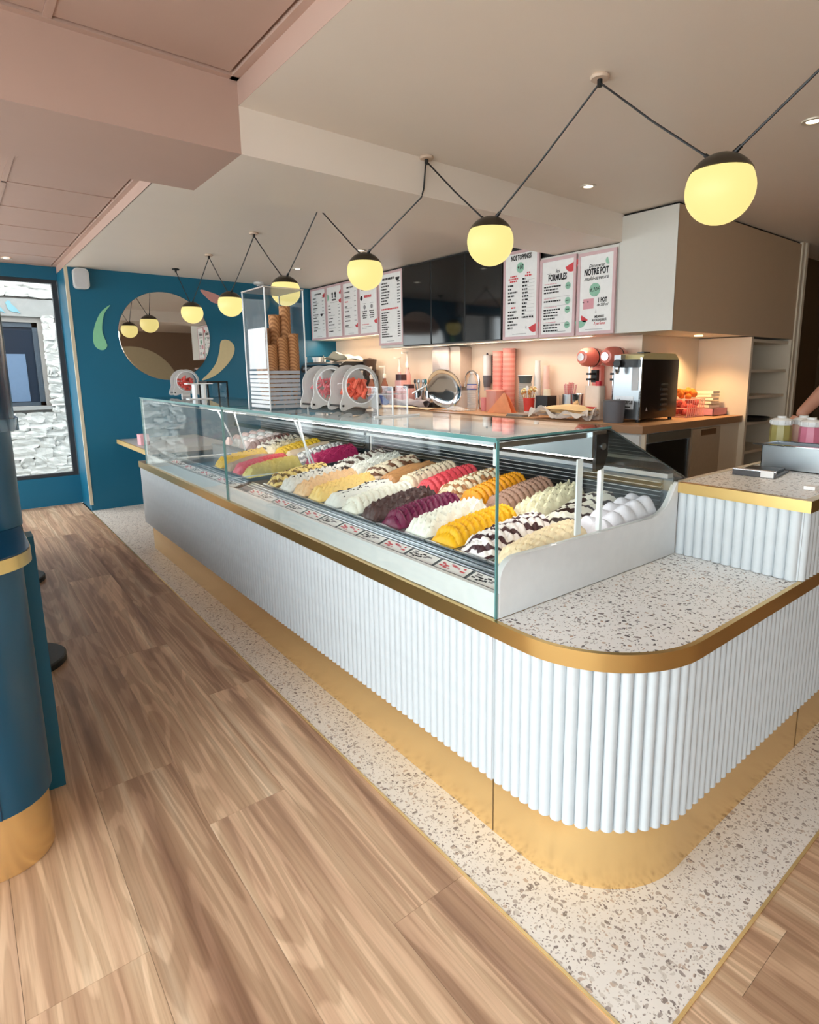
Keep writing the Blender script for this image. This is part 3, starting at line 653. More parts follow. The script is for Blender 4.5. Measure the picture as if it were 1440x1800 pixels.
def candy_drum(x, y, s, label, cmat, style, depth=.11):
    d = thing('candy_drum', (x, y, Z0), label, 'candy holder', 'candy drums on the glass case')
    R = .096*s; zc = Z0+.122*s
    r = .078*s
    def plate(y0, name):
        n_ = 72; outer = []; inner = []
        for k in range(n_):
            a = 2*pi*k/n_; q = R
            for c0 in (-pi/2-.80, -pi/2+.80):
                d_ = (a-c0+pi) % (2*pi)-pi; q = max(q, R*(1+.58*math.exp(-(d_/.26)**2)))
            outer.append((x+q*math.cos(a), max(zc+q*math.sin(a), Z0+.0005))); inner.append((x+r*math.cos(a), zc+r*math.sin(a)))
        vs = [(p[0], y0, p[1]) for p in outer]+[(p[0], y0, p[1]) for p in inner]+[(p[0], y0+.006, p[1]) for p in outer]+[(p[0], y0+.006, p[1]) for p in inner]
        fs = []
        for k in range(n_):
            l = (k+1) % n_; fs += [(k, l, n_+l, n_+k), (2*n_+k, 3*n_+k, 3*n_+l, 2*n_+l), (k, 2*n_+k, 2*n_+l, l), (n_+k, n_+l, 3*n_+l, 3*n_+k)]
        return MB().add(vs, fs).build(name, FROST, d)
    plate(y-depth/2, 'side_plate'); r = .001; plate(y+depth/2-.006, 'side_plate'); r = .078*s
    b = MB(); b.lathe([(r, -depth/2+.006), (r, depth/2-.006)], (x, y, zc), 32, axis=1); b.build('barrel', ACRYL, d)
    rg = MB(); rg.lathe([(r, -depth/2-.003), (r+.004, -depth/2-.003), (r+.004, -depth/2), (r, -depth/2)], (x, y, zc), 40, axis=1); rg.build('rim', EDGEW, d)
    q = random.Random(int(x*1000)); cn = MB()
    for k in range(46 if style == 'stick' else 60):
        a = q.uniform(0, 2*pi); rr = r*.78*math.sqrt(q.random()); cx, cz = x+rr*math.cos(a), zc-.018*s+rr*.85*math.sin(a)
        cy = y+q.uniform(-.5, .5)*(depth-.04)-(.02 if k % 2 else 0); l = .02*s if style == 'stick' else .016*s; th = q.uniform(0, pi)
        dx, dz = l*math.cos(th), l*math.sin(th)
        rad = (.0085 if style == 'stick' else .004)*s
        p0, p1 = Vector((cx-dx, cy, cz-dz)), Vector((cx+dx, cy, cz+dz))
        if all((Vector((p.x-x, p.z-zc)).length < r-rad) for p in (p0, p1)): cn.cyl(p0, p1, rad, n=6)
    c = cn.build('candies', cmat, d); c['kind'] = 'stuff'
    for sx in (-1, 1): MB().cyl((x+sx*.098*s, y-depth/2-.004, Z0+.035*s), (x+sx*.098*s, y+depth/2+.004, Z0+.035*s), .005*s).build('bolt', BLACKM, d)
    return d
CANDR = mat('candy_red', (232, 108, 84), .45, var=.2, scale=25); CANDP = mat('candy_pink', (228, 130, 138), .45, var=.25, scale=60)
candy_drum(1.352, 2.235, .93, 'frosted round drum of orange red candy sticks beside the clear bins', CANDR, 'stick')
candy_drum(1.318, 2.43, .93, 'frosted round drum of pink candy strings behind the red one', CANDP, 'string')
candy_drum(1.37, 4.72, .93, 'frosted round drum of red candies at the end by the teal wall', mat('candy_dark', (206, 78, 70), .45, var=.25, scale=25), 'stick')
bn = thing('spoon_bins', (1.315, 1.93, Z0), 'clear acrylic divided bins beside the red candy drum', 'acrylic bins')
m = MB(); ed = MB()
for x in (1.245, 1.315, 1.385): m.box(x, 1.895, Z0, x+.003, 1.965, Z0+.115); ed.box(x-.001, 1.893, Z0, x+.004, 1.897, Z0+.115); ed.box(x-.001, 1.893, Z0+.113, x+.004, 1.967, Z0+.116)
for y in (1.895, 1.962): m.box(1.248, y, Z0, 1.385, y+.003, Z0+.115); ed.box(1.245, y, Z0+.085, 1.388, y+.003, Z0+.0875)
m.box(1.248, 1.898, Z0, 1.385, 1.962, Z0+.003); m.build('bins', ACRYL, bn); ed.box(1.225, 1.885, Z0, 1.44, 1.893, Z0+.006); ed.build('bins_edge', EDGEW, bn)
th_ = thing('acrylic_stand', (1.30, 4.2, Z0), 'small clear T shaped acrylic stand next to the far candy drum', 'stand')
m = MB(); m.box(1.27, 4.17, Z0, 1.285, 4.23, Z0+.10); m.box(1.33, 4.17, Z0, 1.345, 4.23, Z0+.10); m.build('uprights', EDGEW, th_)
m = MB(); m.box(1.225, 4.16, Z0+.10, 1.39, 4.24, Z0+.106); m.build('shelf', EDGEW, th_); MB().box(1.23, 4.16, Z0, 1.385, 4.24, Z0+.005).build('foot', EDGEW, th_)
lb = thing('cake_cover', (1.50, 4.45, Z0), 'dark framed clear box behind the acrylic stand', 'display box')
m = MB(); 
for x in (1.42, 1.56):
    for y in (4.36, 4.54): m.box(x-.005, y-.005, Z0, x+.005, y+.005, Z0+.11)
m.box(1.415, 4.355, Z0+.105, 1.565, 4.545, Z0+.115); m.build('frame', BLACKM, lb)
MB().box(1.42, 4.36, Z0, 1.56, 4.54, Z0+.10).build('panes', ACRYL, lb)
tag(MB().box(1.36, 4.775, Z0, 1.42, 4.80, Z0+.022).build('name_card', PAPER), 'tiny white card at the far end of the glass top', 'card')

# ================================================================== pendant lamps on a zigzag cable
XP = 1.83
gl = [(XP, .915, 1.878), (XP, 1.89, 1.892), (XP, 2.874, 1.897), (XP, 3.88, 1.901), (XP, 4.91, 1.906), (XP, 5.90, 1.917)]
an = [(1.84, .40, ZC), (1.843, 1.37, ZC), (1.85, 2.345, ZC), (1.83, 3.37, ZC), (1.81, 4.31, ZC), (1.82, 5.31, ZC), (1.80, 6.20, ZC)]
R = .098
capm = mat('pendant_cap', (70, 62, 52), .35, .6)
where = ['hanging over the near end of the counter', 'hanging in front of the toppings menu', 'hanging in front of the drinks menus', 'hanging behind the cone box lid', 'hanging right of the round mirror', 'hanging across the rim of the round mirror']
cuts = 10
for i, g in enumerate(gl):
    t = thing('pendant_lamp', (g[0], g[1], g[2]-R), 'lit yellow globe pendant with dark cap, '+where[i], 'pendant lamp', 'globe pendants on the zigzag cable')
    a0 = .30*pi*1.12
    prof = [(R*math.sin(a), R*math.cos(a)) for a in [a0+(pi-a0)*k/14 for k in range(15)]]; prof[-1] = (1e-6, -R)
    MB().lathe(prof, g, 28).build('globe', GLOBE, t)
    prof = [(1e-6, R+.003)]+[((R+.003)*math.sin(a), (R+.003)*math.cos(a)) for a in [a0*k/7 for k in range(1, 8)]]+[(R*math.sin(a0)-.004, R*math.cos(a0)-.001)]
    MB().lathe(prof, g, 28).build('cap', capm, t)
    for s_, a in ((-1, an[i]), (1, an[i+1])):
        p0 = Vector((g[0], g[1]+s_*.032, g[2]+R-.008)); d = (Vector(a)-p0).normalized()
        MB().cyl(p0, p0+d*.028, .0085, .006).build('gland', BLACK, t)
        end = Vector((a[0], a[1]-s_*.006, a[2]-.028)); pts_ = [p0+d*.02, p0.lerp(end, .5)+Vector((0, 0, -.006)), end]
        if i == 2 and s_ == -1: pts_ = [p0+d*.02, Vector((1.84, 2.375, ZB-.006)), Vector((1.845, 2.362, ZB+.03)), end]
        if i == 2 and s_ == 1: pts_ = [p0+d*.02, Vector((1.83, 2.945, ZB-.02)) if False else p0.lerp(end, .5), end]
        MB().tube(pts_, .0038, 6).build('cable', BLACK, t)
for i, a in enumerate(an[1:]):
    last = i == len(an)-2
    t = thing('ceiling_hook', (a[0], a[1], ZC-.04), ['pale round cable hook on the ceiling, first from the near end', 'pale cable hook at the foot of the ceiling beam', 'pale cable hook hidden behind the ceiling beam', 'pale cable hook above the cone box', 'pale cable hook above the round mirror edge', 'black round ceiling rose close to the teal wall'][i], 'cable hook', 'cable hooks of the pendants')
    MB().lathe([(1e-6, 0), (.030, 0), (.034, -.006), (.030, -.013), (1e-6, -.013)], (a[0], a[1], ZC-.0005), 20).build('rose', BLACK if last else mat('rose_wood', (214, 190, 170), .5), t)
    MB().cyl((a[0], a[1], ZC-.012), (a[0], a[1], ZC-.036), .009).build('hook', BLACKM, t)
# recessed spots
spots = [(2.823, 2.15, ZC, 'above the FORMULES menu'), (2.838, 1.051, ZC, 'at the near end of the cream ceiling'), (2.753, 4.376, ZC, 'above the drinks menus'), (2.723, 5.487, ZC, 'between beam and smoke detector'), (.53, 6.95, 2.415, 'in the pink bay above the recess window')]
for x, y, z, w_ in spots:
    t = thing('ceiling_spot', (x, y, z-.006), 'small lit round recessed spotlight '+w_, 'spotlight', 'recessed ceiling spots')
    MB().lathe([(.026, -.001), (.044, -.001), (.042, -.006), (.028, -.006)], (x, y, z), 24).build('ring', mat('spot_ring', (226, 216, 200), .3, .4), t)
    MB().lathe([(1e-6, -.003), (.026, -.003), (.026, -.001), (1e-6, -.001)], (x, y, z), 20).build('lens', LED, t)
    sl = bpy.data.lights.new('spot_beam', 'SPOT'); sl.energy = 14; sl.color = (1, .84, .62); sl.spot_size = 1.5; sl.spot_blend = .7; sl.shadow_soft_size = .03
    so = bpy.data.objects.new('spot_beam', sl); so.parent = t; so.location = (0, 0, -.02); COL.objects.link(so)
sd = thing('smoke_detector', (2.774, 6.55, ZC-.04), 'white round smoke detector on the ceiling by the teal wall', 'smoke detector')
MB().lathe([(1e-6, 0), (.055, 0), (.055, -.022), (.045, -.030), (1e-6, -.030)], (2.774, 6.55, ZC-.0005), 24).build('body', WHITE2, sd); MB().cyl((2.774, 6.55, ZC-.03), (2.774, 6.55, ZC-.042), .022).build('sensor', LGREY, sd)

# ================================================================== teal wall
mr = thing('round_mirror', (1.79, YW-.012, 1.29), 'large round frameless mirror on the teal wall', 'mirror')
MB().lathe([(1e-6, -.008), (.444, -.008), (.447, -.005), (.447, .0), (1e-6, .0)], (1.792, YW-.003, 1.737), 64, axis=1, smooth=False).build('mirror_glass', mat('mirror_silver', (228, 226, 222), .01, 1, var=.0), mr)
MB().lathe([(.43, .0), (.449, .0), (.449, .003), (.43, .003)], (1.792, YW-.003, 1.737), 64, axis=1, smooth=False).build('backing', BLACKM, mr)
def leaf(pts_px, name, m, label):
    pts_ = [onplane(px, py, 1, YW-.004) for px, py in pts_px]
    # smooth closed curve
    q = []
    n_ = len(pts_)
    for i in range(n_):
        p0, p1, p2, p3 = pts_[i-1], pts_[i], pts_[(i+1) % n_], pts_[(i+2) % n_]
        for k in range(5):
            t = k/5; q.append(.5*((2*p1)+(p2-p0)*t+(2*p0-5*p1+4*p2-p3)*t*t+(3*p1-p0-3*p2+p3)*t**3))
    o = MB().prism([(p.x, p.z) for p in q], 1, YW-.008, YW-.0005).build(name, m); return tag(o, label, 'wall decoration', 'drop shaped wall decorations')
leaf([(194, 536), (183, 552), (179.5, 580), (186, 600), (188.5, 608), (183, 615), (174, 614), (166, 606), (163.5, 590), (168, 568), (178, 548)], 'wall_drop', mat('mint_paint', (134, 200, 158), .5), 'mint green drop shape on the teal wall left of the mirror')
leaf([(352, 509.5), (368, 513), (385, 520), (392, 530), (384, 534), (373, 531), (362, 522)], 'wall_drop', mat('rose_paint', (206, 150, 144), .5), 'dusty pink drop shape on the teal wall, behind the pendants')
leaf([(395, 597), (405, 600), (412, 610), (410, 624), (400, 640), (384, 656), (368, 665), (355, 668), (368, 655), (380, 638), (386, 616), (388, 601)], 'wall_drop', mat('sand_drop', (200, 186, 146), .5), 'sand coloured drop shape on the teal wall right of the mirror')
sp = thing('wall_speaker', (1.065, YW-.05, 2.15), 'white rounded wall speaker high in the corner of the teal wall', 'speaker')
MB().rbox(1.0, YW-.085, 2.15, 1.128, YW-.012, 2.335, .035, 4, 1).build('housing', WHITE2, sp); MB().rbox(1.008, YW-.089, 2.158, 1.120, YW-.0855, 2.327, .03, 4, 1).build('grille', LGREY, sp); MB().box(1.04, YW-.012, 2.2, 1.09, YW, 2.28).build('bracket', LGREY, sp)
ws = thing('wall_shelf', (1.5, 6.2, .66), 'pale shelf board with a wooden edge on the teal wall beyond the case', 'shelf')
MB().box(1.25, 5.5, .665, 2.0, YW-.001, .70).build('board', LGREY, ws); MB().box(1.232, 5.49, .66, 1.25, YW-.001, .702).build('edge', mat('oak_edge', (196, 168, 110), .5), ws)
for y in (5.7, 6.5): MB().prism([(1.3, .664), (2.0, .664), (2.0, .40)], 1, y, y+.02).build('bracket', TEAL, ws)
tag(MB().rbox(1.29, 5.95, .7025, 1.37, 6.07, .80, .01).build('napkin_holder', mat('pink_card', (226, 170, 178), .6)), 'small pink napkin box on the pale wall shelf', 'napkin box')

# ================================================================== back wall: cabinets, menu boards, screens
uc = thing('upper_cabinet', (3.64, 4.5, 1.60), 'long off white upper cabinet run carrying the menu boards', 'cabinet')
MB().box(3.485, 2.385, 1.60, 3.795, 5.208, 2.175).build('body', OFFW, uc); MB().box(3.485, 5.208, 1.742, 3.795, YW-.001, 2.175).build('body', OFFW, uc); MB().box(3.50, 2.94, 2.175, 3.795, YW-.001, 2.345).build('top_filler', BLACKM, uc)
MB().box(3.478, 3.43, 1.602, 3.485, 4.78, 2.349).build('screen_backing', BLACK, uc); MB().box(3.478, 4.78, 2.17, 3.50, YW-.002, 2.349).build('header_strip', BLACKM, uc)
MB().box(3.52, 2.6, 1.592, 3.56, 5.15, 1.5995).build('led_strip', mat('led_cover', (220, 208, 190), .4, emit=(255, 214, 160), es=.12, var=0), uc)
area('under_cabinet_led_far', (3.56, 5.9, 1.735), (0, .35, 0), .05, 1.4, 8, (1, .84, .66))
area('under_cabinet_led', (3.56, 3.88, 1.588), (0, .35, 0), .05, 2.5, 15, (1, .84, .66))
cc = thing('corner_cabinet', (4.45, 2.19, 1.60), 'big off white corner wall cabinet reaching the cream ceiling', 'cabinet')
MB().box(3.49, 1.985, 1.602, 5.36, 2.379, 2.335).build('body', OFFW, cc); MB().box(3.50, 1.995, 2.335, 5.36, 2.379, 2.349).build('shadow_gap', BLACK, cc)
MB().box(3.484, 1.981, 1.600, 3.49, 2.383, 2.335).build('side_panel', OFFW, cc); MB().box(3.486, 1.981, 1.597, 5.36, 1.985, 2.335).build('door', mat('cabinet_door', (204, 178, 148), .5, var=.02), cc)
MB().cyl((4.20, 2.18, 1.594), (4.20, 2.18, 1.601), .03).build('spot_lens', mat('warm_led', (255, 240, 210), .4, emit=(255, 214, 160), es=4, var=0), cc)
sl = bpy.data.lights.new('niche_spot', 'SPOT'); sl.energy = 26; sl.color = (1, .66, .34); sl.spot_size = 2.3; sl.spot_blend = .6; sl.shadow_soft_size = .03
so = bpy.data.objects.new('niche_spot', sl); so.location = (4.20, 2.18, 1.585); COL.objects.link(so)

def board(y0, y1, z0, z1, label, deco, xf=3.462):
    """menu board facing -X; local u to the right (towards -Y), v up, both 0..1"""
    t = thing('menu_board', (xf+.01, (y0+y1)/2, z0), label, 'menu board', 'menu boards over the worktop')
    wd, ht = y1-y0, z1-z0; fw = .022
    MB().box(xf+.004, y0+.004, z0+.004, 3.4775, y1-.004, z1-.004).build('sheet', PAPER, t)
    f = MB(); f.box(xf, y0, z0, 3.4775, y0+fw, z1); f.box(xf, y1-fw, z0, 3.4775, y1, z1); f.box(xf, y0+fw, z0, 3.4775, y1-fw, z0+fw); f.box(xf, y0+fw, z1-fw, 3.4775, y1-fw, z1); f.build('frame', PINKF, t)
    mbs = {}
    def mb(m): return mbs.setdefault(m.name, (MB(), m))[0]
    X = xf+.0030
    def P(u, v, k=0): return (X-k*.0003, y1-fw-u*(wd-2*fw), z0+fw+v*(ht-2*fw))
    def line(u, v, l, h=.016, m=INK, k=1): mb(m).add([P(u, v, k), P(u+l, v, k), P(u+l, v+h, k), P(u, v+h, k)], [(0, 1, 2, 3)])
    def words(u, v, l, h=.016, m=INK, seed=0):      # unreadable small print
        r = random.Random(seed+int(v*1000)); x = u
        while x < u+l:
            w_ = min(r.uniform(.03, .09), u+l-x); line(x, v, w_, h, m); x += w_+.012
    def disc(u, v, r, m=INKG, a0=0, a1=2*pi, k=1):
        asp = (wd-2*fw)/(ht-2*fw); ps = [P(u+r*math.cos(a0+(a1-a0)*i/24), v+r*asp*math.sin(a0+(a1-a0)*i/24), k) for i in range(25)]
        mb(m).add(ps, [tuple(range(len(ps)))])
    def text(s, u, v, size, m=INK, shear=0, cw=.8, bold=.0, align='CENTER'):
        bold = bold*2.4+.012; size *= 1.08
        def place(a, b):
            p = P(u, v, 2); return (p[0], p[1]-a, p[2]+b)
        text_mb(mb(m), s, size*ht, place, align, shear, cw, bold)
    def melon(u, v, r, ang, m=INKR):
        disc(u, v, r, m, ang, ang+pi)
    deco(line, words, disc, text, melon)
    for nm, (b_, m) in mbs.items(): b_.build('print', m, t)['kind'] = 'stuff'
    return t
def d_pot(line, words, disc, text, melon):
    text('Découvrez', .5, .84, .050, INK, .3, .95); text('NOTRE POT', .5, .745, .098, INK, 0, .62, .014); text('multi-saveurs', .5, .675, .062, INK, .3, 1.0)
    disc(.47, .545, .17); text('6,20€', .47, .525, .062, INK, .25, .9); disc(.86, .90, .09, INKG, 1.9, 1.9+pi)
    line(.12, .30, .33, .135, INKP); line(.10, .385, .05, .012); disc(.27, .395, .02, INK, 0, 2*pi, 2)
    text('1 POT', .72, .375, .070, INK, 0, .66, .014); text('de 250 ml', .72, .325, .044, INK, .3, .85)
    melon(.18, .19, .12, 2.6); disc(.05, .15, .18, INKG, pi, 2*pi); line(.50, .46, .012, .045, INKGREY); line(.50, .455, .05, .01, INKGREY); line(.52, .25, .012, .035, INKGREY); line(.5, .245, .05, .01, INKGREY)
    text('MÉLANGEZ', .64, .175, .036, INK, 0, .7, .012); text("AU CHOIX JUSQU'À", .64, .13, .036, INK, 0, .62, .012); text('3 parfums', .64, .083, .046, INKR, .3, .85)
    line(.2, .022, .55, .006, INKGREY)
def d_form(line, words, disc, text, melon):
    text('les', .5, .835, .062, INK, .3, .9); text('FORMULES', .5, .735, .100, INK, 0, .58, .014); melon(.93, .93, .2, 3.5); line(.17, .83, .12, .01, INKGREY)
    for v, lines, pr_ in ((.70, 3, 'a'), (.50, 1, 'b'), (.38, 4, 'c'), (.17, 3, 'd')):
        words(.08, v-.012, .42, .010, INKP, 4)
        for q in range(lines): words(.07, v-.055-.04*q, .55-.09*(q % 2)-.07*(q > 1), .020, INK, 9+q)
        disc(.84, v-.06, .085); words(.79, v-.065, .10, .014, INK, 2); line(.07, v-.075-.04*lines, .84, .003, INKGREY)
    line(.3, .025, .5, .006, INKGREY)
def d_top(line, words, disc, text, melon):
    text('NOS TOPPINGS', .5, .925, .070, INK, 0, .60, .014); disc(.48, .83, .12); text('+1€', .48, .812, .06, INK, .1, .8, .012)
    for q, l in enumerate((.2, .3, .22)): words(.26-l/2, .725-.03*q, l, .018, INKR, q)
    for q, l in enumerate((.10, .22)): words(.74-l/2, .745-.03*q, l, .018, INKR, 5+q)
    for q in range(6): words(.09, .615-.042*q, (.17, .11, .3, .2, .1, .25)[q], .020, INK, q)
    words(.2, .345, .14, .018, INKR, 3)
    for q in range(6): words(.09, .295-.04*q, (.28, .2, .34, .18, .32, .17)[q], .020, INK, 20+q)
    for q in range(12): words(.55, .68-.042*q, (.1, .2, .16, .17, .17, .2, .18, .15, .14, .12, .09, .36)[q], .020, INK, 40+q); line(.55, .672-.042*q, .38, .002, INKGREY)
    melon(.93, .13, .17, 3.5); disc(.73, .10, .05, INK, 2.2, 4.0); line(.25, .025, .45, .006, INKGREY)
def d_list(title, reds, seed, coffee=False, rows=11, icon=None):
    def d(line, words, disc, text, melon):
        words(.25, .90, .5, .030, INK, seed)
        if icon: disc(*icon, .09, INK, pi, 2*pi)
        r = random.Random(seed)
        for q in range(rows):
            v = .82-.74*q/rows; words(.10, v, r.uniform(.18, .42), .020, INKR if q in reds else INK, seed+q); words(.78, v, .12, .014, INKGREY, q)
            if q % 2: words(.10, v-.026, r.uniform(.3, .6), .008, INKGREY, seed+q)
        melon(.93, .90 if seed % 2 else .2, .13, 3.6); words(.3, .025, .4, .006, INKGREY)
    return d
def d_cones(line, words, disc, text, melon):
    for u in (.40, .60):
        line(u-.035, .80, .07, .045, INK); disc(u, .86, .055, INK); disc(u, .80, .045, INK, pi, 2*pi)
    words(.36, .72, .28, .035, INK, 4); words(.25, .685, .5, .008, INKGREY, 2)
    for q in range(9): words(.08, .62-.065*q, (.14, .16, .18, .46, .3, .24, .4, .5, .3)[q], .020 if q not in (3, 7) else .010, INK if q not in (3, 7) else INKGREY, q); words(.76, .625-.065*q, .14, .014, INKGREY, q)
    melon(.95, .90, .12, 3.8); melon(.95, .74, .14, 3.4); disc(.03, .80, .12, INKG, -pi/2, pi/2)
def d_brk(line, words, disc, text, melon):
    words(.12, .90, .6, .026, INK, 1); words(.12, .85, .4, .02, INK, 8); words(.12, .80, .34, .02, INK, 5)
    disc(.10, .66, .075, INK); words(.28, .66, .42, .045, INKR, 3)
    for u in (.28, .70):
        disc(u, .49, .07, INKGREY); words(u-.1, .55, .2, .008, INKGREY, 1)
        for q in range(4): words(u-.14+.03*(q % 2), .40-.04*q, .28-.06*(q % 2), .020, INK, q)
    melon(.95, .25, .14, 3.5); words(.1, .16, .42, .012, INKR, 3); words(.1, .12, .55, .008, INKGREY, 3); words(.1, .09, .3, .008, INKGREY, 3)
def d_drinks(line, words, disc, text, melon):
    words(.15, .915, .55, .030, INK, 3); disc(.84, .93, .09, INK, pi, 2*pi)
    for q in range(8): words(.08, .86-.042*q, (.3, .36, .26, .4, .38, .34, .28, .32)[q], .020, INK, q); words(.82, .86-.042*q, .12, .016, INK, q)
    words(.08, .485, .78, .022, INKR, 3)
    for q in range(11): words(.08, .435-.035*q, (.36, .26, .28, .25, .3, .24, .34, .28, .24, .34, .5)[q], .018, INK, 20+q); words(.82, .435-.035*q, .12, .014, INK, q)
    line(.3, .025, .35, .006, INKGREY)
ZT = 2.335
board(6.30, 6.672, 1.742, ZT, 'white menu board with pink frame at the end of the row by the teal wall', d_list('', (), 3, icon=(.72, .5)))
board(5.93, 6.295, 1.742, ZT, 'menu board headed by two black ice cream cone signs', d_cones)
board(5.59, 5.925, 1.742, ZT, 'menu board right of the cone sign board, long list of items', d_list('', (2,), 6, rows=8))
board(5.215, 5.585, 1.742, ZT, 'menu board with a coffee bean and two small columns', d_brk)
board(4.785, 5.205, 1.625, ZT, 'tall hot drinks menu board next to the black screens', d_drinks)
board(3.055, 3.425, 1.602, 2.262, 'menu board reading NOS TOPPINGS beside the black screens', d_top)
board(2.716, 3.047, 1.602, 2.158, 'menu board reading les FORMULES with four green price dots', d_form)
board(2.392, 2.700, 1.602, 2.150, 'menu board reading NOTRE POT multi-saveurs beside the corner cabinet', d_pot)
for k, (y0, y1) in enumerate(((4.333, 4.772), (3.874, 4.327), (3.434, 3.868))):
    t = thing('wall_screen', (3.47, (y0+y1)/2, 1.604), ['upright black glossy screen next to the hot drinks menu', 'upright black glossy screen between two others', 'upright black glossy screen next to the toppings menu'][k], 'screen', 'black upright screens')
    MB().box(3.452, y0, 1.604, 3.4775, y1, 2.34).build('housing', BLACK, t); MB().box(3.4505, y0+.006, 1.612, 3.452, y1-.006, 2.332).build('screen_glass', BLACKG, t)

# ================================================================== worktop and units below
ZW = 1.015
OAK = striped('oak_worktop', (196, 150, 106), (176, 130, 90), 6, 'X', 6, .55, .45)
wt = thing('wooden_worktop', (3.5, 4, .97), 'long oak worktop along the peach wall', 'worktop')
MB().prism([(3.245, 2.0), (4.598, 2.0), (4.598, 2.379), (3.799, 2.379), (3.799, YW-.001), (3.245, YW-.001)], 2, .967, ZW).build('slab', OAK, wt)
MB().prism([(3.243, 1.998), (4.598, 1.998), (4.598, 2.0), (3.245, 2.0), (3.245, YW-.001), (3.243, YW-.001)], 2, .967, ZW-.001).build('front_edge', mat('oak_edge_dark', (156, 118, 86), .5), wt)
for k in range(7):
    y0 = 2.03+.66*k; y1 = min(y0+.655, YW-.002)
    t = thing('base_cabinet', (3.5, (y0+y1)/2, 0), 'white base cabinet under the oak worktop, %s unit from the oven corner' % ['first', 'second', 'third', 'fourth', 'fifth', 'sixth', 'seventh'][k], 'cabinet', 'white base cabinets')
    MB().box(3.285, y0, .09, 3.798, y1, .966).build('body', OFFW, t); MB().box(3.268, y0+.003, .10, 3.285, y1-.003, .955).build('door', WHITE2, t); MB().box(3.33, y0, .002, 3.798, y1, .09).build('kickboard', LGREY, t)
ov = thing('oven', (3.57, 2.2, 0), 'built in black glass oven in the worktop end', 'oven')
MB().box(3.30, 2.012, .09, 3.86, 2.028, .966).build('housing', LGREY, ov); MB().box(3.80, 2.028, .09, 3.86, 2.37, .966).build('side', OFFW, ov)
MB().box(3.285, 2.004, .30, 3.30, 2.029, .966).build('edge_strip', BEIGE, ov)
MB().box(3.315, 2.000, .40, 3.80, 2.0125, .90).build('door', mat('oven_glass', (12, 12, 13), .28), ov); MB().box(3.315, 1.999, .905, 3.84, 2.0125, .962).build('control_panel', mat('oven_panel', (120, 116, 104), .3, .5), ov)
MB().box(3.80, 1.992, .42, 3.815, 2.0125, .90).build('handle', STEEL, ov)
dr = thing('drawer_cabinet', (4.1, 2.2, 0), 'taupe cabinet with a cut out grip between oven and tall panel', 'cabinet')
MB().box(3.862, 2.02, .09, 4.598, 2.37, .966).build('body', BEIGE, dr); MB().box(3.87, 2.004, .10, 4.27, 2.02, .955).build('door', mat('taupe_door', (176, 156, 132), .5), dr); MB().box(3.99, 2.0005, .905, 4.20, 2.006, .945).build('grip', mat('grip_brown', (104, 74, 44), .6), dr)
tp = thing('tall_shelf_unit', (5.0, 2.2, 0), 'tall beige open shelf unit beside the worktop', 'shelf unit')
MB().box(4.60, 1.978, .002, 4.632, 2.379, 1.594).build('side_panel', BEIGE, tp); MB().box(5.33, 1.978, .002, 5.36, 2.379, 1.594).build('side_panel', BEIGE, tp); MB().box(4.632, 2.365, .002, 5.33, 2.379, 1.594).build('back_panel', TAUPE, tp)
for z in (.22, .47, .71, .935, 1.135, 1.335, 1.56): MB().box(4.632, 2.0, z, 5.33, 2.365, z+.022).build('shelf', BEIGE, tp)
struct(MB().box(5.36, 1.97, 0, 5.40, 2.38, 2.35).build('trim_5', BEIGE), 'pale upright beside the shelf unit'); struct(MB().box(5.415, 1.96, 0, 5.455, 2.38, 2.35).build('trim_6', BEIGE))
struct(MB().box(5.46, 2.2, 0, XR, 2.37, ZC).build('door_1', BROWN), 'dark brown door past the shelf unit')
bt = thing('serving_tray', (4.9, 2.12, .957), 'dark oval tray sticking out of the open shelf', 'tray')
MB().lathe([(1e-6, .0), (.22, 0), (.25, .022), (.245, .024), (.215, .005), (1e-6, .005)], (4.90, 2.10, .9575), 28, sy=.62, sx=1.0).build('dish', BLACK, bt)

# ================================================================== things on the oak worktop
def cup_prof(r0, r1, h): return [(1e-6, 0), (r0, 0), (r1, h), (r1+.003, h), (r1+.003, h-.005), (r1-.002, h-.004), (r0-.002, .004), (1e-6, .004)]
# whipped cream machine
cmx = thing('cream_machine', (3.69, 2.26, ZW), 'black and steel whipped cream machine with Mussana plate in the worktop corner', 'cream machine')
x0, x1, y0, y1, z0, z1 = 3.46, 3.92, 2.16, 2.372, ZW+.02, 1.455
MB().box(x0+.012, y0, z0, x1, y1, z1-.03).build('body', mat('machine_brown_black', (26, 20, 18), .3), cmx, bevel=.004)
MB().prism([(x0+.012, z1-.03), (x0+.02, z1), (x0+.12, z1+.012), (x1-.05, z1+.012), (x1, z1-.03)], 1, y0+.001, y1).build('hood', mat('hood_yellowish', (214, 202, 150), .35, .2), cmx)
MB().box(x0, y0+.004, z0, x0+.012, y1-.004, z1-.035).build('front_plate', STEEL, cmx); MB().box(x0-.003, y0, z0, x0+.012, y0+.012, z1-.02).build('front_edge', CHROME, cmx)
MB().cyl((x0, 2.30, 1.40), (x0-.075, 2.30, 1.40), .026, n=20).build('dispenser_head', BLACK, cmx); MB().box(x0-.06, 2.28, 1.42, x0-.01, 2.33, 1.455).build('lever', mat('lever_grey', (150, 150, 152), .3, .6), cmx)
MB().box(x0-.045, y0+.03, 1.375, x0, 2.29, 1.425).build('switch_block', BLACK, cmx)
MB().lathe([(.016, 0), (.018, -.02), (.010, -.045), (.008, -.045)], (x0-.055, 2.305, 1.378), 14).build('nozzle', CHROME, cmx)
MB().box(x0-.002, y0+.02, 1.225, x0, y0+.07, 1.375).build('sticker', LGREY, cmx)
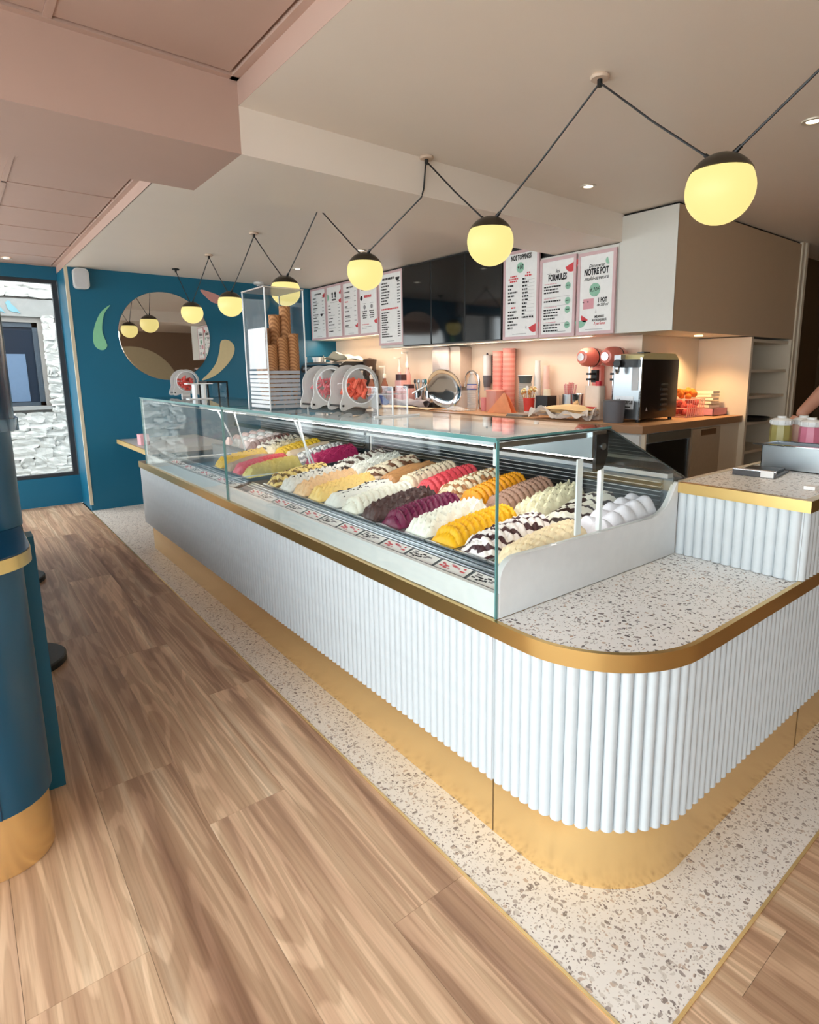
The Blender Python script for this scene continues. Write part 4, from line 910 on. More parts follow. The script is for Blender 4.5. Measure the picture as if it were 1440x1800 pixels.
lg = MB().box(x0-.003, y0+.05, 1.10, x0, y1-.02, 1.185).build('logo_plate', mat('plate_silver', (214, 216, 220), .3, .3), cmx)
b = MB(); text_mb(b, 'Mussana', .048, lambda a, c: (x0-.0042, y1-.025-a, 1.135+c), 'LEFT', .35, .8, .012); b.box(x0-.004, y0+.07, 1.112, x0-.003, y0+.14, 1.119); b.build('logo', INK, lg)
for k in range(6):
    z = 1.085+.034*k
    v = MB(); v.prism([(3.70, z), (3.71, z+.014), (3.77, z+.014), (3.78, z)], 1, y0-.010, y0).build('vent', STEEL, cmx)
b = MB(); b.add([(3.525, y0-.001, 1.09), (3.55, y0-.001, 1.09), (3.5375, y0-.001, 1.115)], [(0, 1, 2)]); b.build('warning_mark', LGREY, cmx)
m = MB(); [m.cyl((x, y, ZW), (x, y, ZW+.02), .014) for x in (3.49, 3.89) for y in (2.19, 2.345)]; m.build('feet', BLACK, cmx)
MB().box(3.62, 2.25, z1+.012, 3.70, 2.30, z1+.022).build('top_knob', BLACK, cmx)
bk = MB(); bk.lathe([(1e-6, 0), (.058, 0), (.066, .142), (.070, .145), (.066, .147), (.061, .14), (.054, .006), (1e-6, .006)], (3.375, 2.30, ZW+.0005), 24, sy=1.15); tag(bk.build('grey_bucket', GREY), 'dark grey plastic tub in front of the cream machine', 'tub')
# fruit basket and napkins in the niche
fb = thing('fruit_basket', (4.2, 2.24, ZW), 'coral wire basket full of red and orange sachets', 'basket')
m = MB()
for k in range(9):
    for (a, b_) in (((4.08+.03*k, 2.16), (4.09+.0275*k, 2.17)), ((4.08+.03*k, 2.33), (4.09+.0275*k, 2.32))): m.cyl((a[0], a[1], ZW+.13), (b_[0], b_[1], ZW+.004), .003, n=6)
for z in (.004, .065, .13): m.tube([(4.08, 2.16, ZW+z), (4.32, 2.16, ZW+z), (4.32, 2.33, ZW+z), (4.08, 2.33, ZW+z), (4.08, 2.16, ZW+z)], .004, 6)
m.build('wires', CORAL, fb)
r_ = random.Random(5); m1 = MB(); m2 = MB()
for k in range(46): m1.ball((r_.uniform(4.11, 4.29), r_.uniform(2.19, 2.30), ZW+r_.uniform(.025, .11)), .022, 8, k=5)
m1.build('red_sachets', mat('sachet_red', (214, 92, 80), .4, var=.3, scale=40), fb)['kind'] = 'stuff'
for k in range(14): m2.ball((r_.uniform(4.11, 4.29), r_.uniform(2.19, 2.30), ZW+.14+r_.uniform(0, .05)), .026, 8, sx=.7, k=5)
m2.build('orange_sachets', mat('sachet_orange', (238, 132, 52), .4, var=.3, scale=30), fb)['kind'] = 'stuff'
nb = thing('napkin_box', (4.47, 2.22, ZW), 'pink open card box of folded paper at the end of the worktop', 'box')
m = MB(); m.box(4.36, 2.11, ZW, 4.58, 2.31, ZW+.006); m.box(4.36, 2.11, ZW, 4.58, 2.115, ZW+.055); m.box(4.36, 2.305, ZW, 4.58, 2.31, ZW+.055); m.box(4.36, 2.11, ZW, 4.365, 2.31, ZW+.055); m.box(4.575, 2.11, ZW, 4.58, 2.31, ZW+.055); m.build('tray', mat('pink_card2', (216, 150, 156), .6), nb)
for k in range(7):
    m = MB(); m.M = Matrix.Translation((4.45+.004*k, 2.22, ZW+.012+.025*k)) @ Matrix.Rotation(.12*math.sin(k*2.1), 4, 'Z') @ Matrix.Rotation(.05*math.sin(k), 4, 'X'); m.cbox((0, 0, .01), (.15-.008*k, .14, .018)); m.build('paper_bundle', mat('cream_paper', (240, 226, 200), .7), nb)
# stand mixers
MIX = mat('mixer_coral', (232, 132, 116), .28, coat=.3)
def mixer(y, label):
    t = thing('drink_mixer', (3.67, y, ZW), label, 'drink mixer', 'coral drink mixers')
    MB().rbox(3.55, y-.075, ZW, 3.79, y+.075, ZW+.03, .03).build('base', MIX, t)
    MB().box(3.735, y-.04, ZW+.03, 3.785, y+.04, ZW+.38).build('column', MIX, t, bevel=.01)
    MB().lathe([(1e-6, -.135), (.045, -.128), (.066, -.09), (.070, -.02), (.066, .05), (.045, .09), (1e-6, .105)], (3.68, y, 1.452), 24, axis=0).build('head', MIX, t)
    MB().lathe([(.0705, -.006), (.0715, -.006), (.0715, .006), (.0705, .006)], (3.67, y, 1.45), 24, axis=0).build('chrome_band', BLACKM, t)
    MB().lathe([(1e-6, 0), (.028, 0), (.030, .012), (1e-6, .016)], (3.539, y, 1.452), 20, axis=0).build('badge', CHROME, t)
    m = MB(); m.cyl((3.65, y, 1.39), (3.65, y, 1.14), .006); m.build('spindle', CHROME, t)
    m = MB(); m.box(3.705, y-.025, 1.27, 3.736, y+.025, 1.36); m.box(3.63, y-.012, 1.325, 3.71, y+.012, 1.34); m.box(3.63, y-.012, 1.285, 3.71, y+.012, 1.30); m.build('cup_holder', BLACKM, t)
    return t
mixer(2.71, 'coral red drink mixer next to the steel shaker'); mixer(2.505, 'coral red drink mixer half hidden by the cream machine')
sk = MB(); sk.lathe(cup_prof(.034, .044, .175), (3.505, 2.70, ZW+.0005), 24); tag(sk.build('steel_shaker', CHROME), 'polished steel mixing cup before the coral mixer', 'cup')
mk = thing('milk_jug', (3.505, 2.545, ZW), 'pale plastic milk jug with a red cap', 'jug')
MB().rbox(3.462, 2.48, ZW+.0005, 3.544, 2.61, ZW+.235, .02).build('body', mat('milk_plastic', (240, 220, 204), .4), mk); MB().cyl((3.505, 2.52, ZW+.235), (3.505, 2.52, ZW+.268), .022, n=16).build('cap', mat('cap_red', (206, 48, 60), .4), mk); MB().box(3.461, 2.50, ZW+.07, 3.462, 2.59, ZW+.09).build('label_stripe', INKR, mk)
sc_ = thing('straw_pot', (3.62, 2.86, ZW), 'steel pot of red and white striped paper straws', 'straw pot')
MB().lathe(cup_prof(.050, .055, .165), (3.62, 2.86, ZW+.0005), 24).build('pot', STEEL, sc_)
STRAW = striped('striped_straw', (240, 220, 214), (222, 60, 64), 55, 'Z', .3, .5, .6)
r_ = random.Random(9)
for k in range(34):
    a = r_.uniform(0, 2*pi); q = r_.uniform(.0, .042); x, y = 3.62+q*math.cos(a), 2.86+q*math.sin(a)
    MB().cyl((x*.6+3.62*.4, y*.6+2.86*.4, ZW+.01), (x+.5*(x-3.62), y+.9*(y-2.86), ZW+.245+r_.uniform(-.012, .012)), .0042, n=6).build('straw', STRAW, sc_)
cl = MB(); cl.lathe(cup_prof(.045, .055, .15), (3.737, 2.99, ZW+.0005), 24); tag(cl.build('clear_tumbler', ACRYL), 'clear plastic tumbler left of the straw pot', 'tumbler')
# crepes on paper
pw = thing('paper_parcel', (3.36, 2.70, ZW), 'pile of crepes wrapped in loose white paper', 'food parcel')
def wrap(sx, sy, h, seed, fl):
    r = random.Random(seed); ph = [r.uniform(0, 6) for _ in range(4)]
    def fn(u, v):
        a, b_ = u*2-1, v*2-1; e = max(abs(a), abs(b_)); z = h*(1-e**3)+.016*math.sin(5*a+ph[0])*math.sin(4*b_+ph[1])*(.4+e)+fl*max(0, e-.7)*(1+math.sin(9*a+7*b_+ph[2]))
        return (3.352+a*sx*(1+.08*math.sin(7*b_+ph[3])), 2.70+b_*sy*(1+.06*math.sin(6*a)), ZW+.012+max(z, -.008))
    return MB().grid(fn, 26, 26)
wrap(.088, .245, .035, 2, .12).build('paper', mat('tissue_paper', (238, 226, 216), .7), pw); 
def crepe(k):
    def fn(u, v):
        a, b_ = u*2-1, v*2-1; rr = math.hypot(a, b_)
        return (3.36+a*.088, 2.66+b_*.20, ZW+.045+.014*k+.035*max(0, 1-rr*rr)+.008*math.sin(5*a+k)*math.sin(4*b_+2*k))
    return MB().grid(fn, 18, 18)
for k in range(3): crepe(k).build('crepe', mat('crepe', (242, 206, 150), .7, var=.12, scale=20), pw)
pl_ = thing('side_plate', (3.36, 3.10, ZW), 'stack of two flat grey slates at the worktop edge', 'plate')
for k in range(2): MB().rbox(3.27+.01*k, 3.02, ZW+.0005+.010*k, 3.46, 3.20, ZW+.009+.010*k, .015).build('slate', mat('slate', (150, 140, 130), .5), pl_)
kb = thing('black_caddy', (3.60, 3.085, ZW), 'small black box beside the red cup of spoons', 'caddy')
MB().box(3.55, 3.02, ZW+.0005, 3.66, 3.14, ZW+.15).build('box', BLACK, kb); MB().cyl((3.62, 3.085, ZW+.15), (3.62, 3.085, ZW+.20), .03, .027, n=16).build('cup', mat('cream_paper', (240, 226, 200)), kb)
rc = thing('red_cup', (3.54, 3.20, ZW), 'red paper cup holding gold spoons', 'cup')
MB().lathe(cup_prof(.036, .046, .13), (3.54, 3.20, ZW+.0005), 24).build('cup', mat('cup_red', (222, 62, 50), .5), rc); MB().lathe([(.0365, .0), (.038, .0), (.0395, .025), (.038, .025)], (3.54, 3.20, ZW+.001), 24).build('base_band', PAPER, rc)
r_ = random.Random(4)
for k in range(11):
    a = 2*pi*k/11; x, y = 3.54+.045*math.cos(a), 3.20+.062*math.sin(a); zt = ZW+.175+r_.uniform(-.015, .02)
    m = MB(); m.cyl((3.54+.01*math.cos(a), 3.20+.01*math.sin(a), ZW+.02), (x, y, zt), .003, n=6); m.ball((x, y, zt+.012), .017, 10, sx=.5, sz=1.3, k=6); m.build('spoon', GOLD if k % 3 else PAPER, rc)
gs = thing('lid_stack', (3.65, 3.345, ZW), 'tall stack of grey paper tubs with a dark label tub on top', 'tub stack')
for k in range(14): MB().lathe([(1e-6, 0), (.050, 0), (.056, .016), (.053, .017), (1e-6, .017)], (3.65, 3.345, ZW+.0005+.0172*k), 20).build('tub', mat('tub_grey', (186, 184, 178), .5), gs)
MB().lathe(cup_prof(.048, .058, .062), (3.65, 3.345, ZW+.2425), 24).build('label_tub', mat('tub_dark', (76, 84, 84), .5), gs); MB().lathe([(.0585, 0), (.062, 0), (.062, .006), (1e-6, .007)], (3.65, 3.345, ZW+.303), 24).build('tub_lid', PAPER, gs)
for k, (y, h, m_, lb_) in enumerate(((3.27, .42, mat('cup_clear', (224, 222, 220), .2, spec=.6), 'tall stack of silvery drinking cups'), (3.19, .38, mat('cup_pinkish', (232, 196, 184), .4), 'tall stack of pale pink cups behind the silvery ones'))):
    t = thing('cup_stack', (3.72, y, ZW), lb_, 'cup stack')
    for q in range(int(h/.02)): MB().lathe([(.034-.0007*q, 0), (.037-.0007*q, .024), (.035-.0007*q, .024)], (3.73 if k else 3.715, y, ZW+.0005+.02*q), 18).build('cup', m_, t)
for k, y in enumerate((3.725, 3.605)):
    t = thing('cup_stack', (3.72, y, ZW), ['tall stack of coral paper cups next to the white cup dispenser', 'tallest stack of coral paper cups, right of its twin'][k], 'cup stack', 'coral paper cup stacks')
    for q in range(25+k): MB().lathe([(.050, 0), (.056, .018), (.0585, .0185), (.0585, .021), (.054, .021)], (3.725, y, ZW+.0005+.0205*q), 20).build('cup', CORAL if q % 2 else mat('coral_paper2', (242, 158, 144), .6), t)
cdp = thing('cup_dispenser', (3.765, 3.92, 1.20), 'white wall mounted cup dispenser tube with grey cup end', 'cup dispenser')
MB().cyl((3.755, 3.905, 1.32), (3.755, 3.905, 1.50), .038, n=20).build('tube', WHITE2, cdp); MB().lathe([(.030, 1.215), (.036, 1.26), (.040, 1.32), (.036, 1.32)], (3.755, 3.905, 0), 20).build('grey_collar', GREY, cdp); MB().cyl((3.755, 3.905, 1.185), (3.755, 3.905, 1.25), .026, .030, n=18).build('cup', LGREY, cdp); MB().box(3.79, 3.88, 1.25, 3.8, 3.93, 1.5).build('bracket', GREY, cdp); MB().lathe([(.012, 0), (.006, .02)], (3.755, 3.905, 1.50), 10).build('knob', GREY, cdp)
# coral napkins and container
bg_ = thing('napkin_fan', (3.55, 3.47, ZW), 'bundle of orange paper napkins folded to a point', 'napkins')
def nap(k):
    def fn(u, v):
        a = u*2-1; w_ = 1-v*.93; yy = 3.425+.005*k+a*(.145-.01*k)*w_; return (3.45+.022*k+.03*math.cos(a*2.2+k)*(1-v)+.04*v, yy, ZW+.0015+(.165-.012*k)*v)
    return MB().grid(fn, 10, 8)
for k in range(4): nap(k).build('napkin', mat('napkin_orange', (244, 164, 118), .7, var=.08), bg_)
pc = thing('plastic_container', (3.6, 3.66, ZW), 'translucent coral plastic container beside the orange napkins', 'container')
MB().rbox(3.55, 3.585, ZW+.0005, 3.66, 3.715, ZW+.175, .02).build('body', frosted('coral_plastic', (236, 164, 148), .75), pc); MB().rbox(3.545, 3.58, ZW+.175, 3.665, 3.72, ZW+.184, .02).build('lid', CORALL, pc)
pk = MB().lathe(cup_prof(.03, .036, .115), (3.60, 3.775, ZW+.0005), 20); tag(pk.build('pink_tub', mat('pink_tub', (236, 150, 150), .5)), 'small pink tub between bottle and container', 'tub')
wbt = thing('water_bottle', (3.53, 3.862, ZW), 'clear ribbed plastic water bottle with blue label', 'bottle')
pr_ = [(1e-6, .001), (.040, .002)]
for k in range(9): pr_ += [(.043, .012+.018*k), (.0395, .021+.018*k)]
pr_ += [(.043, .18), (.043, .235), (.038, .26), (.022, .30), (.014, .315), (.014, .33)]
MB().lathe(pr_, (3.53, 3.862, ZW), 24).build('body', frosted('bottle_plastic', (214, 222, 226), .35), wbt); MB().cyl((3.53, 3.862, ZW+.322), (3.53, 3.862, ZW+.338), .0155, n=16).build('cap', WHITE2, wbt)
MB().lathe([(.0440, .185), (.0444, .186), (.0444, .232), (.0440, .233)], (3.53, 3.862, ZW), 28).build('label', mat('label_blue', (52, 76, 156), .4), wbt); MB().lathe([(.0448, .195), (.0449, .225)], (3.53, 3.862, ZW), 28).build('label_band', mat('label_white', (214, 190, 196), .4, var=.3, scale=50), wbt)
cp = MB()
def fnp(u, v):
    a, b_ = u*2-1, v*2-1; return (3.40+a*.075, 3.93+b_*.12, ZW+.004+.03*max(0, 1-a*a-b_*b_)+.010*abs(math.sin(7*a+5*b_)))
tag(cp.grid(fnp, 16, 16).build('plastic_wrap', frosted('thin_plastic', (230, 232, 234), .5)), 'crumpled clear plastic film before the water bottle', 'plastic film')
# sieve / steel pan leaning, faucet, hand towel dispenser
pn = thing('steel_pan', (3.47, 4.17, ZW), 'large round polished steel pan standing on its rim', 'pan')
m = MB(); m.M = Matrix.Translation((3.47, 4.17, ZW+.187)) @ Matrix.Rotation(.35, 4, 'Z') @ Matrix.Rotation(-.22, 4, 'Y')
m.lathe([(1e-6, .03), (.11, .026), (.155, .012), (.172, .0), (.178, -.004), (.182, .0), (.178, .006), (.16, .020), (.11, .034), (1e-6, .038)], (0, 0, 0), 40, axis=0); m.build('bowl', CHROME, pn)
m = MB(); m.M = Matrix.Translation((3.47, 4.17, ZW+.187)) @ Matrix.Rotation(.35, 4, 'Z') @ Matrix.Rotation(-.22, 4, 'Y'); m.tube([(0, .178, .03), (-.02, .25, .0), (-.03, .33, -.04)], .009, 8); m.build('handle', STEEL, pn)
fc = thing('faucet', (3.66, 4.06, ZW), 'chrome swan neck tap behind the steel pan', 'tap')
MB().tube([(3.68, 3.93, ZW+.001), (3.68, 3.93, ZW+.25)]+[(3.68-.01*math.sin(a), 4.02-.09*math.cos(a), ZW+.25+.095*math.sin(a)) for a in [pi*k/10 for k in range(1, 11)]]+[(3.67, 4.11, ZW+.20)], .010, 10).build('neck', CHROME, fc); MB().cyl((3.68, 3.93, ZW+.0005), (3.68, 3.93, ZW+.02), .022).build('base', CHROME, fc)
hd = thing('towel_dispenser', (3.73, 4.33, 1.21), 'translucent rounded hand towel dispenser on the peach wall', 'dispenser')
MB().rbox(3.655, 4.16, 1.215, 3.799, 4.545, 1.585, .03, 4, 0).build('housing', mat('disp_beige', (206, 186, 170), .35), hd); MB().rbox(3.63, 4.30, 1.21, 3.66, 4.545, 1.59, .03, 4, 0).build('front_cover', mat('disp_smoke', (186, 170, 164), .2, spec=.7), hd, bevel=.008); MB().cyl((3.629, 4.33, 1.36), (3.633, 4.33, 1.36), .008).build('lock', CHROME, hd)
tag(MB().rbox(3.62, 4.15, ZW+.0005, 3.78, 4.38, ZW+.17, .03).build('storage_box', LGREY), 'pale grey storage box behind the steel pan', 'box')
# utensil pots
for k, (y, lb_) in enumerate(((4.49, 'steel utensil pot with a teal spatula'), (4.66, 'steel utensil pot with spoons next to the pink jar'))):
    t = thing('utensil_pot', (3.565, y, ZW+.05), lb_, 'utensil pot', 'steel utensil pots')
    MB().lathe(cup_prof(.05, .055, .11), (3.565, y, ZW+.0505), 24).build('pot', CHROME, t)
    r_ = random.Random(k)
    for q in range(7):
        a = 2*pi*q/7; x, yy = 3.565+.045*math.cos(a), y+.06*math.sin(a); m = MB(); m.cyl((3.565+.015*math.cos(a), y+.015*math.sin(a), ZW+.06), (x, yy, ZW+.23+.03*r_.random()), .005, n=6)
        m.ball((x, yy, ZW+.25), .018, 8, sx=.35, sz=1.4, k=6); m.build('utensil', mat('teal_plastic', (22, 110, 118), .5) if (k == 0 and q % 2) else (BLACK if q == 3 else STEEL), t)
bt2 = thing('drying_mat', (3.42, 4.75, ZW), 'rolled grey cloth lying along the worktop', 'cloth')
def fng(u, v):
    a = v*2*pi; y = 4.38+u*.56; rr = .034+.006*math.sin(5*u*pi)+.004*math.sin(3*a+9*u); return (3.425+rr*1.1*math.cos(a), y, ZW+.046+rr*.95*math.sin(a))
MB().grid(fng, 24, 14).build('roll', mat('cloth_grey', (170, 160, 164), .9, bump=.4), bt2)
def fnc(u, v):
    return (3.262+.11*v+.01*math.sin(7*u), 4.15+u*1.05, ZW+.003+.012*abs(math.sin(5*u+2*v))+.006*v)
tag(MB().grid(fnc, 24, 6).build('beige_towel', mat('towel_beige', (236, 212, 178), .9, bump=.4)), 'flat beige towel along the worktop edge', 'towel')
tag(MB().rbox(3.52, 4.40, ZW+.0005, 3.70, 5.10, ZW+.048, .02).build('dark_tray', BLACK), 'low dark tray carrying jars and pots', 'tray')
# pink jars, syrup pumps
JAR = mat('jar_pink', (236, 176, 170), .3)
for k, (x, y, h, lb_) in enumerate(((3.54, 4.81, .17, 'pink jar with dark lid next to the utensil pots'), (3.555, 4.96, .27, 'taller pale jar with dark lid behind the pink jar'), (3.58, 5.15, .19, 'pale pink jar under the syrup pumps'))):
    t = thing('syrup_jar', (x, y, ZW+.0485), lb_, 'jar', 'jars on the dark tray')
    z_ = ZW+.0485 if y < 5.09 else ZW+.0005
    t.location.z = z_
    MB().rbox(x-.045, y-.055, z_, x+.045, y+.055, z_+h*.78, .015).build('body', JAR, t); MB().rbox(x-.04, y-.05, z_+h*.78, x+.04, y+.05, z_+h, .015).build('lid', mat('lid_plum', (70, 40, 44), .4), t)
PUMP = mat('pump_cream', (238, 226, 210), .4); SYR = mat('syrup_bottle', (150, 92, 70), .25)
for k, (x, y, h, lb_) in enumerate(((3.44, 5.52, .36, 'syrup bottle with white pump next to the coffee machine'), (3.48, 5.40, .40, 'syrup bottle with white pump, second from the coffee machine'), (3.56, 5.27, .41, 'syrup bottle with white pump, third from the coffee machine'), (3.68, 5.16, .50, 'tall syrup bottle with cream pump against the peach wall'), (3.68, 5.02, .50, 'tall syrup bottle with cream pump behind the pale jar'))):
    t = thing('syrup_bottle', (x, y, ZW), lb_, 'pump bottle', 'syrup pump bottles')
    zz = ZW+.0005 if y > 5.11 else ZW+.0485
    MB().lathe([(1e-6, 0), (.038, 0), (.038, h*.5), (.018, h*.62), (.016, h*.68)], (x, y, zz), 18).build('bottle', SYR if k < 3 else JAR, t)
    MB().lathe([(.020, h*.68), (.020, h*.76), (.008, h*.80), (.008, h*.95), (.012, h*.96), (.012, h), (1e-6, h)], (x, y, zz), 14).build('pump', PUMP, t); MB().box(x-.07, y-.006, zz+h*.955, x, y+.006, zz+h*.99).build('spout', PUMP, t)
def fnb(u, v):
    a, b_ = u*2-1, v*2-1; return (3.43+a*.07, 5.16+b_*.19, ZW+.013+max(0, .16*(1-abs(a)**2)*(1-.55*abs(b_)**1.5))*(.6+.4*b_)+.008*math.sin(9*b_+5*a))
tag(MB().grid(fnb, 14, 20).build('blue_cloth', mat('cloth_blue', (24, 48, 112), .9, bump=.5)), 'crumpled navy blue cloth before the syrup bottles', 'cloth')
# espresso machine
em = thing('espresso_machine', (3.5, 6.05, ZW), 'black espresso machine with lettering under the menu boards', 'coffee machine')
MB().box(3.33, 5.72, ZW+.04, 3.74, 6.60, ZW+.16).build('base', BLACK, em, bevel=.008); MB().box(3.52, 5.72, ZW+.16, 3.74, 6.60, ZW+.34).build('rear_body', BLACKM, em)
MB().prism([(3.27, ZW+.37), (3.30, ZW+.34), (3.74, ZW+.34), (3.74, ZW+.46), (3.34, ZW+.46), (3.29, ZW+.43)], 1, 5.70, 6.63).build('hood', BLACK, em)
MB().box(3.265, 5.70, ZW+.425, 3.30, 6.63, ZW+.432).build('chrome_line', CHROME, em); MB().box(3.265, 5.70, ZW+.335, 3.30, 6.63, ZW+.342).build('chrome_line', CHROME, em)
b = MB(); text_mb(b, 'monte carlo', .062, lambda a, c: (3.268, 6.56-a, ZW+.372+c), 'LEFT', .3, 1.15, .01); b.build('lettering', LGREY, em)
for y in (5.86, 6.12, 6.38):
    MB().cyl((3.42, y, ZW+.34), (3.42, y, ZW+.26), .035, n=16).build('group_head', CHROME, em); MB().cyl((3.40, y, ZW+.265), (3.26, y, ZW+.24), .013, n=10).build('portafilter', BLACK, em)
m = MB(); m.box(3.33, 5.74, ZW+.161, 3.52, 6.58, ZW+.168); m.build('drip_tray', STEEL, em)
m = MB(); [m.cyl((x, y, ZW), (x, y, ZW+.04), .025) for x in (3.38, 3.68) for y in (5.76, 6.54)]; m.build('feet', BLACK, em)
m = MB(); m.tube([(3.34, 6.18, ZW+.46), (3.34, 6.18, ZW+.53), (3.34, 6.6, ZW+.53), (3.34, 6.6, ZW+.46)], .006); m.build('cup_rail', CHROME, em)
MB().cyl((3.29, 6.52, ZW+.36), (3.25, 6.52, ZW+.16), .006).build('steam_wand', CHROME, em)
def fnt(u, v):
    return (3.40+v*.22, 5.74+u*.55, ZW+.482+.085*abs(math.sin(pi*u))**.6*(.55+.45*math.sin(6*v+3*u))*(1-.3*v)+.012*math.sin(14*u+5*v))
tag(MB().grid(fnt, 22, 14).build('tea_towel', mat('towel_cream', (240, 222, 190), .9, bump=.4)), 'crumpled cream towel heaped on the espresso machine', 'towel')
cpp = MB().lathe(cup_prof(.022, .034, .06), (0, 0, 0), 18).mesh('coffee_cup', PAPER)
for k, (x, y) in enumerate(((3.39, 6.40), (3.39, 6.48), (3.48, 6.44), (3.48, 6.53), (3.57, 6.40))):
    o = bpy.data.objects.new('coffee_cup', cpp); o.location = (x, y, ZW+.4605); COL.objects.link(o); tag(o, 'small cream cup standing on top of the espresso machine', 'cup', 'cups on the espresso machine')
gr = thing('coffee_grinder', (3.55, 5.585, ZW), 'dark brown lidded coffee grinder beside the espresso machine', 'grinder')
MB().box(3.50, 5.60, ZW+.0005, 3.70, 5.675, ZW+.30).build('body', BLACK, gr); MB().lathe([(.05, .30), (.085, .46), (.09, .48), (1e-6, .50)], (3.62, 5.64, ZW), 20, sy=.5).build('hopper', mat('hopper_brown', (70, 52, 42), .3), gr)

# ================================================================== things on the raised counter
ZR = .9505
tb = thing('steel_tub', (2.64, .80, ZR), 'brushed steel catering tub with flat rim on the raised terrazzo counter', 'tub')
m = MB(); t_ = .003; a0, a1, b0, b1 = 2.57, 2.72, .52, 1.028
b0 = .70
m.box(a0, b0, ZR, a1, b1, ZR+t_); m.box(a0, b0, ZR, a0+t_, b1, ZR+.098); m.box(a1-t_, b0, ZR, a1, b1, ZR+.098); m.box(a0, b0, ZR, a1, b0+t_, ZR+.098); m.box(a0, b1-t_, ZR, a1, b1, ZR+.098); m.build('pan', STEEL, tb)
m = MB(); m.box(a0-.022, b0-.022, ZR+.098, a0+.002, b1+.028, ZR+.102); m.box(a1-.002, b0-.022, ZR+.098, a1+.018, b1+.028, ZR+.102); m.box(a0, b0-.022, ZR+.098, a1, b0, ZR+.102); m.box(a0, b1-.002, ZR+.098, a1, b1+.028, ZR+.102); m.build('rim', CHROME, tb)
for k, (x, y, m_, lb_) in enumerate(((2.785, 1.042, mat('sauce_green', (150, 140, 78), .35), 'jar of olive green sauce with white lid behind the steel tub'), (2.87, .985, mat('sauce_beige', (214, 176, 160), .35), 'jar of beige pink sauce with white lid behind the steel tub'), (2.775, .922, mat('sauce_pink', (198, 112, 136), .35), 'jar of pink sauce with white lid behind the steel tub'))):
    t = thing('sauce_jar', (x, y, ZR), lb_, 'jar', 'sauce jars behind the steel tub')
    MB().lathe([(1e-6, 0), (.040, 0), (.043, .01), (.043, .15), (.040, .165), (.034, .168)], (x, y, ZR), 10, smooth=False).build('jar', m_, t)
    MB().lathe([(.042, .165), (.043, .17), (.042, .185), (.034, .192), (.018, .195), (.018, .203), (1e-6, .203)], (x, y, ZR), 20, smooth=False).build('lid', WHITE2, t)
    for q in range(10): a = 2*pi*q/10; MB().cbox((x+.0425*math.cos(a), y+.0425*math.sin(a), ZR+.177), (.006, .006, .014)).build('lid_rib', WHITE2, t)
ct = thing('menu_clipboard', (2.41, .97, ZR), 'dark clipboard tray with a small white label', 'clipboard')
m = MB(); m.M = Matrix.Translation((2.425, .965, ZR+.0005)) @ Matrix.Rotation(.12, 4, 'Z')
m.box(-.10, -.075, 0, .10, .075, .006); m.box(-.10, -.075, .006, -.085, .075, .022); m.build('board', mat('anthracite', (66, 64, 66), .4), ct)
m = MB(); m.M = Matrix.Translation((2.425, .965, ZR+.0005)) @ Matrix.Rotation(.12, 4, 'Z'); m.box(-.08, -.06, .006, .085, .06, .016); m.build('folder', BLACK, ct)
m = MB(); m.M = Matrix.Translation((2.425, .965, ZR+.0005)) @ Matrix.Rotation(.12, 4, 'Z'); m.box(-.1025, -.070, .001, -.10, -.025, .026); m.build('label_card', PAPER, ct)
m = MB(); m.M = Matrix.Translation((2.425, .965, ZR+.0005)) @ Matrix.Rotation(.12, 4, 'Z'); m.cyl((-.092, -.075, .022), (-.092, .075, .022), .006); m.build('clamp', CHROME, ct)
tag(MB().box(2.20, .700, ZR, 2.235, .735, ZR+.012).build('price_stand', PAPER), 'tiny white price stand on the raised counter corner', 'price stand')

# ================================================================== teal bar with partition and stools
br = thing('teal_bar', (-.12, 3.2, 0), 'teal lacquered bar with rounded end, brass plinth and brass top edge', 'bar')
def rprism(x0, y0, x1, y1, r, z0, z1, n=8):
    """corner at (x1,y0) rounded"""
    pts_ = [(x1, y1), (x0, y1), (x0, y0)]+[(x1-r+r*math.sin(a), y0+r-r*math.cos(a)) for a in [pi/2*k/n for k in range(n+1)]]
    return pts_
MB().prism(rprism(-.36, 1.82, .085, 2.12, .12, 0, 0), 2, .001, .19, True).build('plinth', GOLD, br)
MB().prism(rprism(-.36, 1.80, .095, 2.16, .13, 0, 0), 2, .19, .862, True).build('end_body', TEALD, br)
MB().prism(rprism(-.36, 1.755, .115, 5.6, .14, 0, 0), 2, .862, .897, True).build('brass_edge', GOLDTRIM, br)
MB().prism(rprism(-.36, 1.757, .113, 5.6, .138, 0, 0), 2, .897, .901, True).build('top', NAVY, br)
MB().box(-.36, 2.16, .001, .142, 2.24, .86).build('inner_panel', TEAL, br); MB().box(-.34, 2.24, .001, -.24, 5.5, .86).build('body', TEAL, br)
MB().cbox((-.03, 1.7995, .52), (.002, .002, .66)).build('panel_joint', NAVY, br)
pt = thing('teal_partition', (-.12, 2.3, .901), 'tall dark teal partition standing on the bar', 'partition')
MB().prism(rprism(-.36, 2.10, .122, 2.5, .09, 0, 0), 2, .9015, 1.19, True).build('lower_panel', TEALD, pt)
MB().prism(rprism(-.36, 2.075, .143, 2.55, .10, 0, 0), 2, 1.19, 1.225, True).build('ledge', mat('teal_glossy', (36, 70, 92), .12), pt)
MB().prism(rprism(-.36, 2.09, .135, 2.53, .09, 0, 0), 2, 1.225, 1.66, True).build('upper_panel', NAVY, pt)
MB().lathe([(1e-6, -.002), (.09, -.002), (.09, 0), (1e-6, 0)], (.0, 2.0895, 1.44), 24, axis=1).build('sand_dot', mat('sand_drop', (200, 186, 146)), pt)
STB = mat('stool_black', (38, 40, 42), .5)
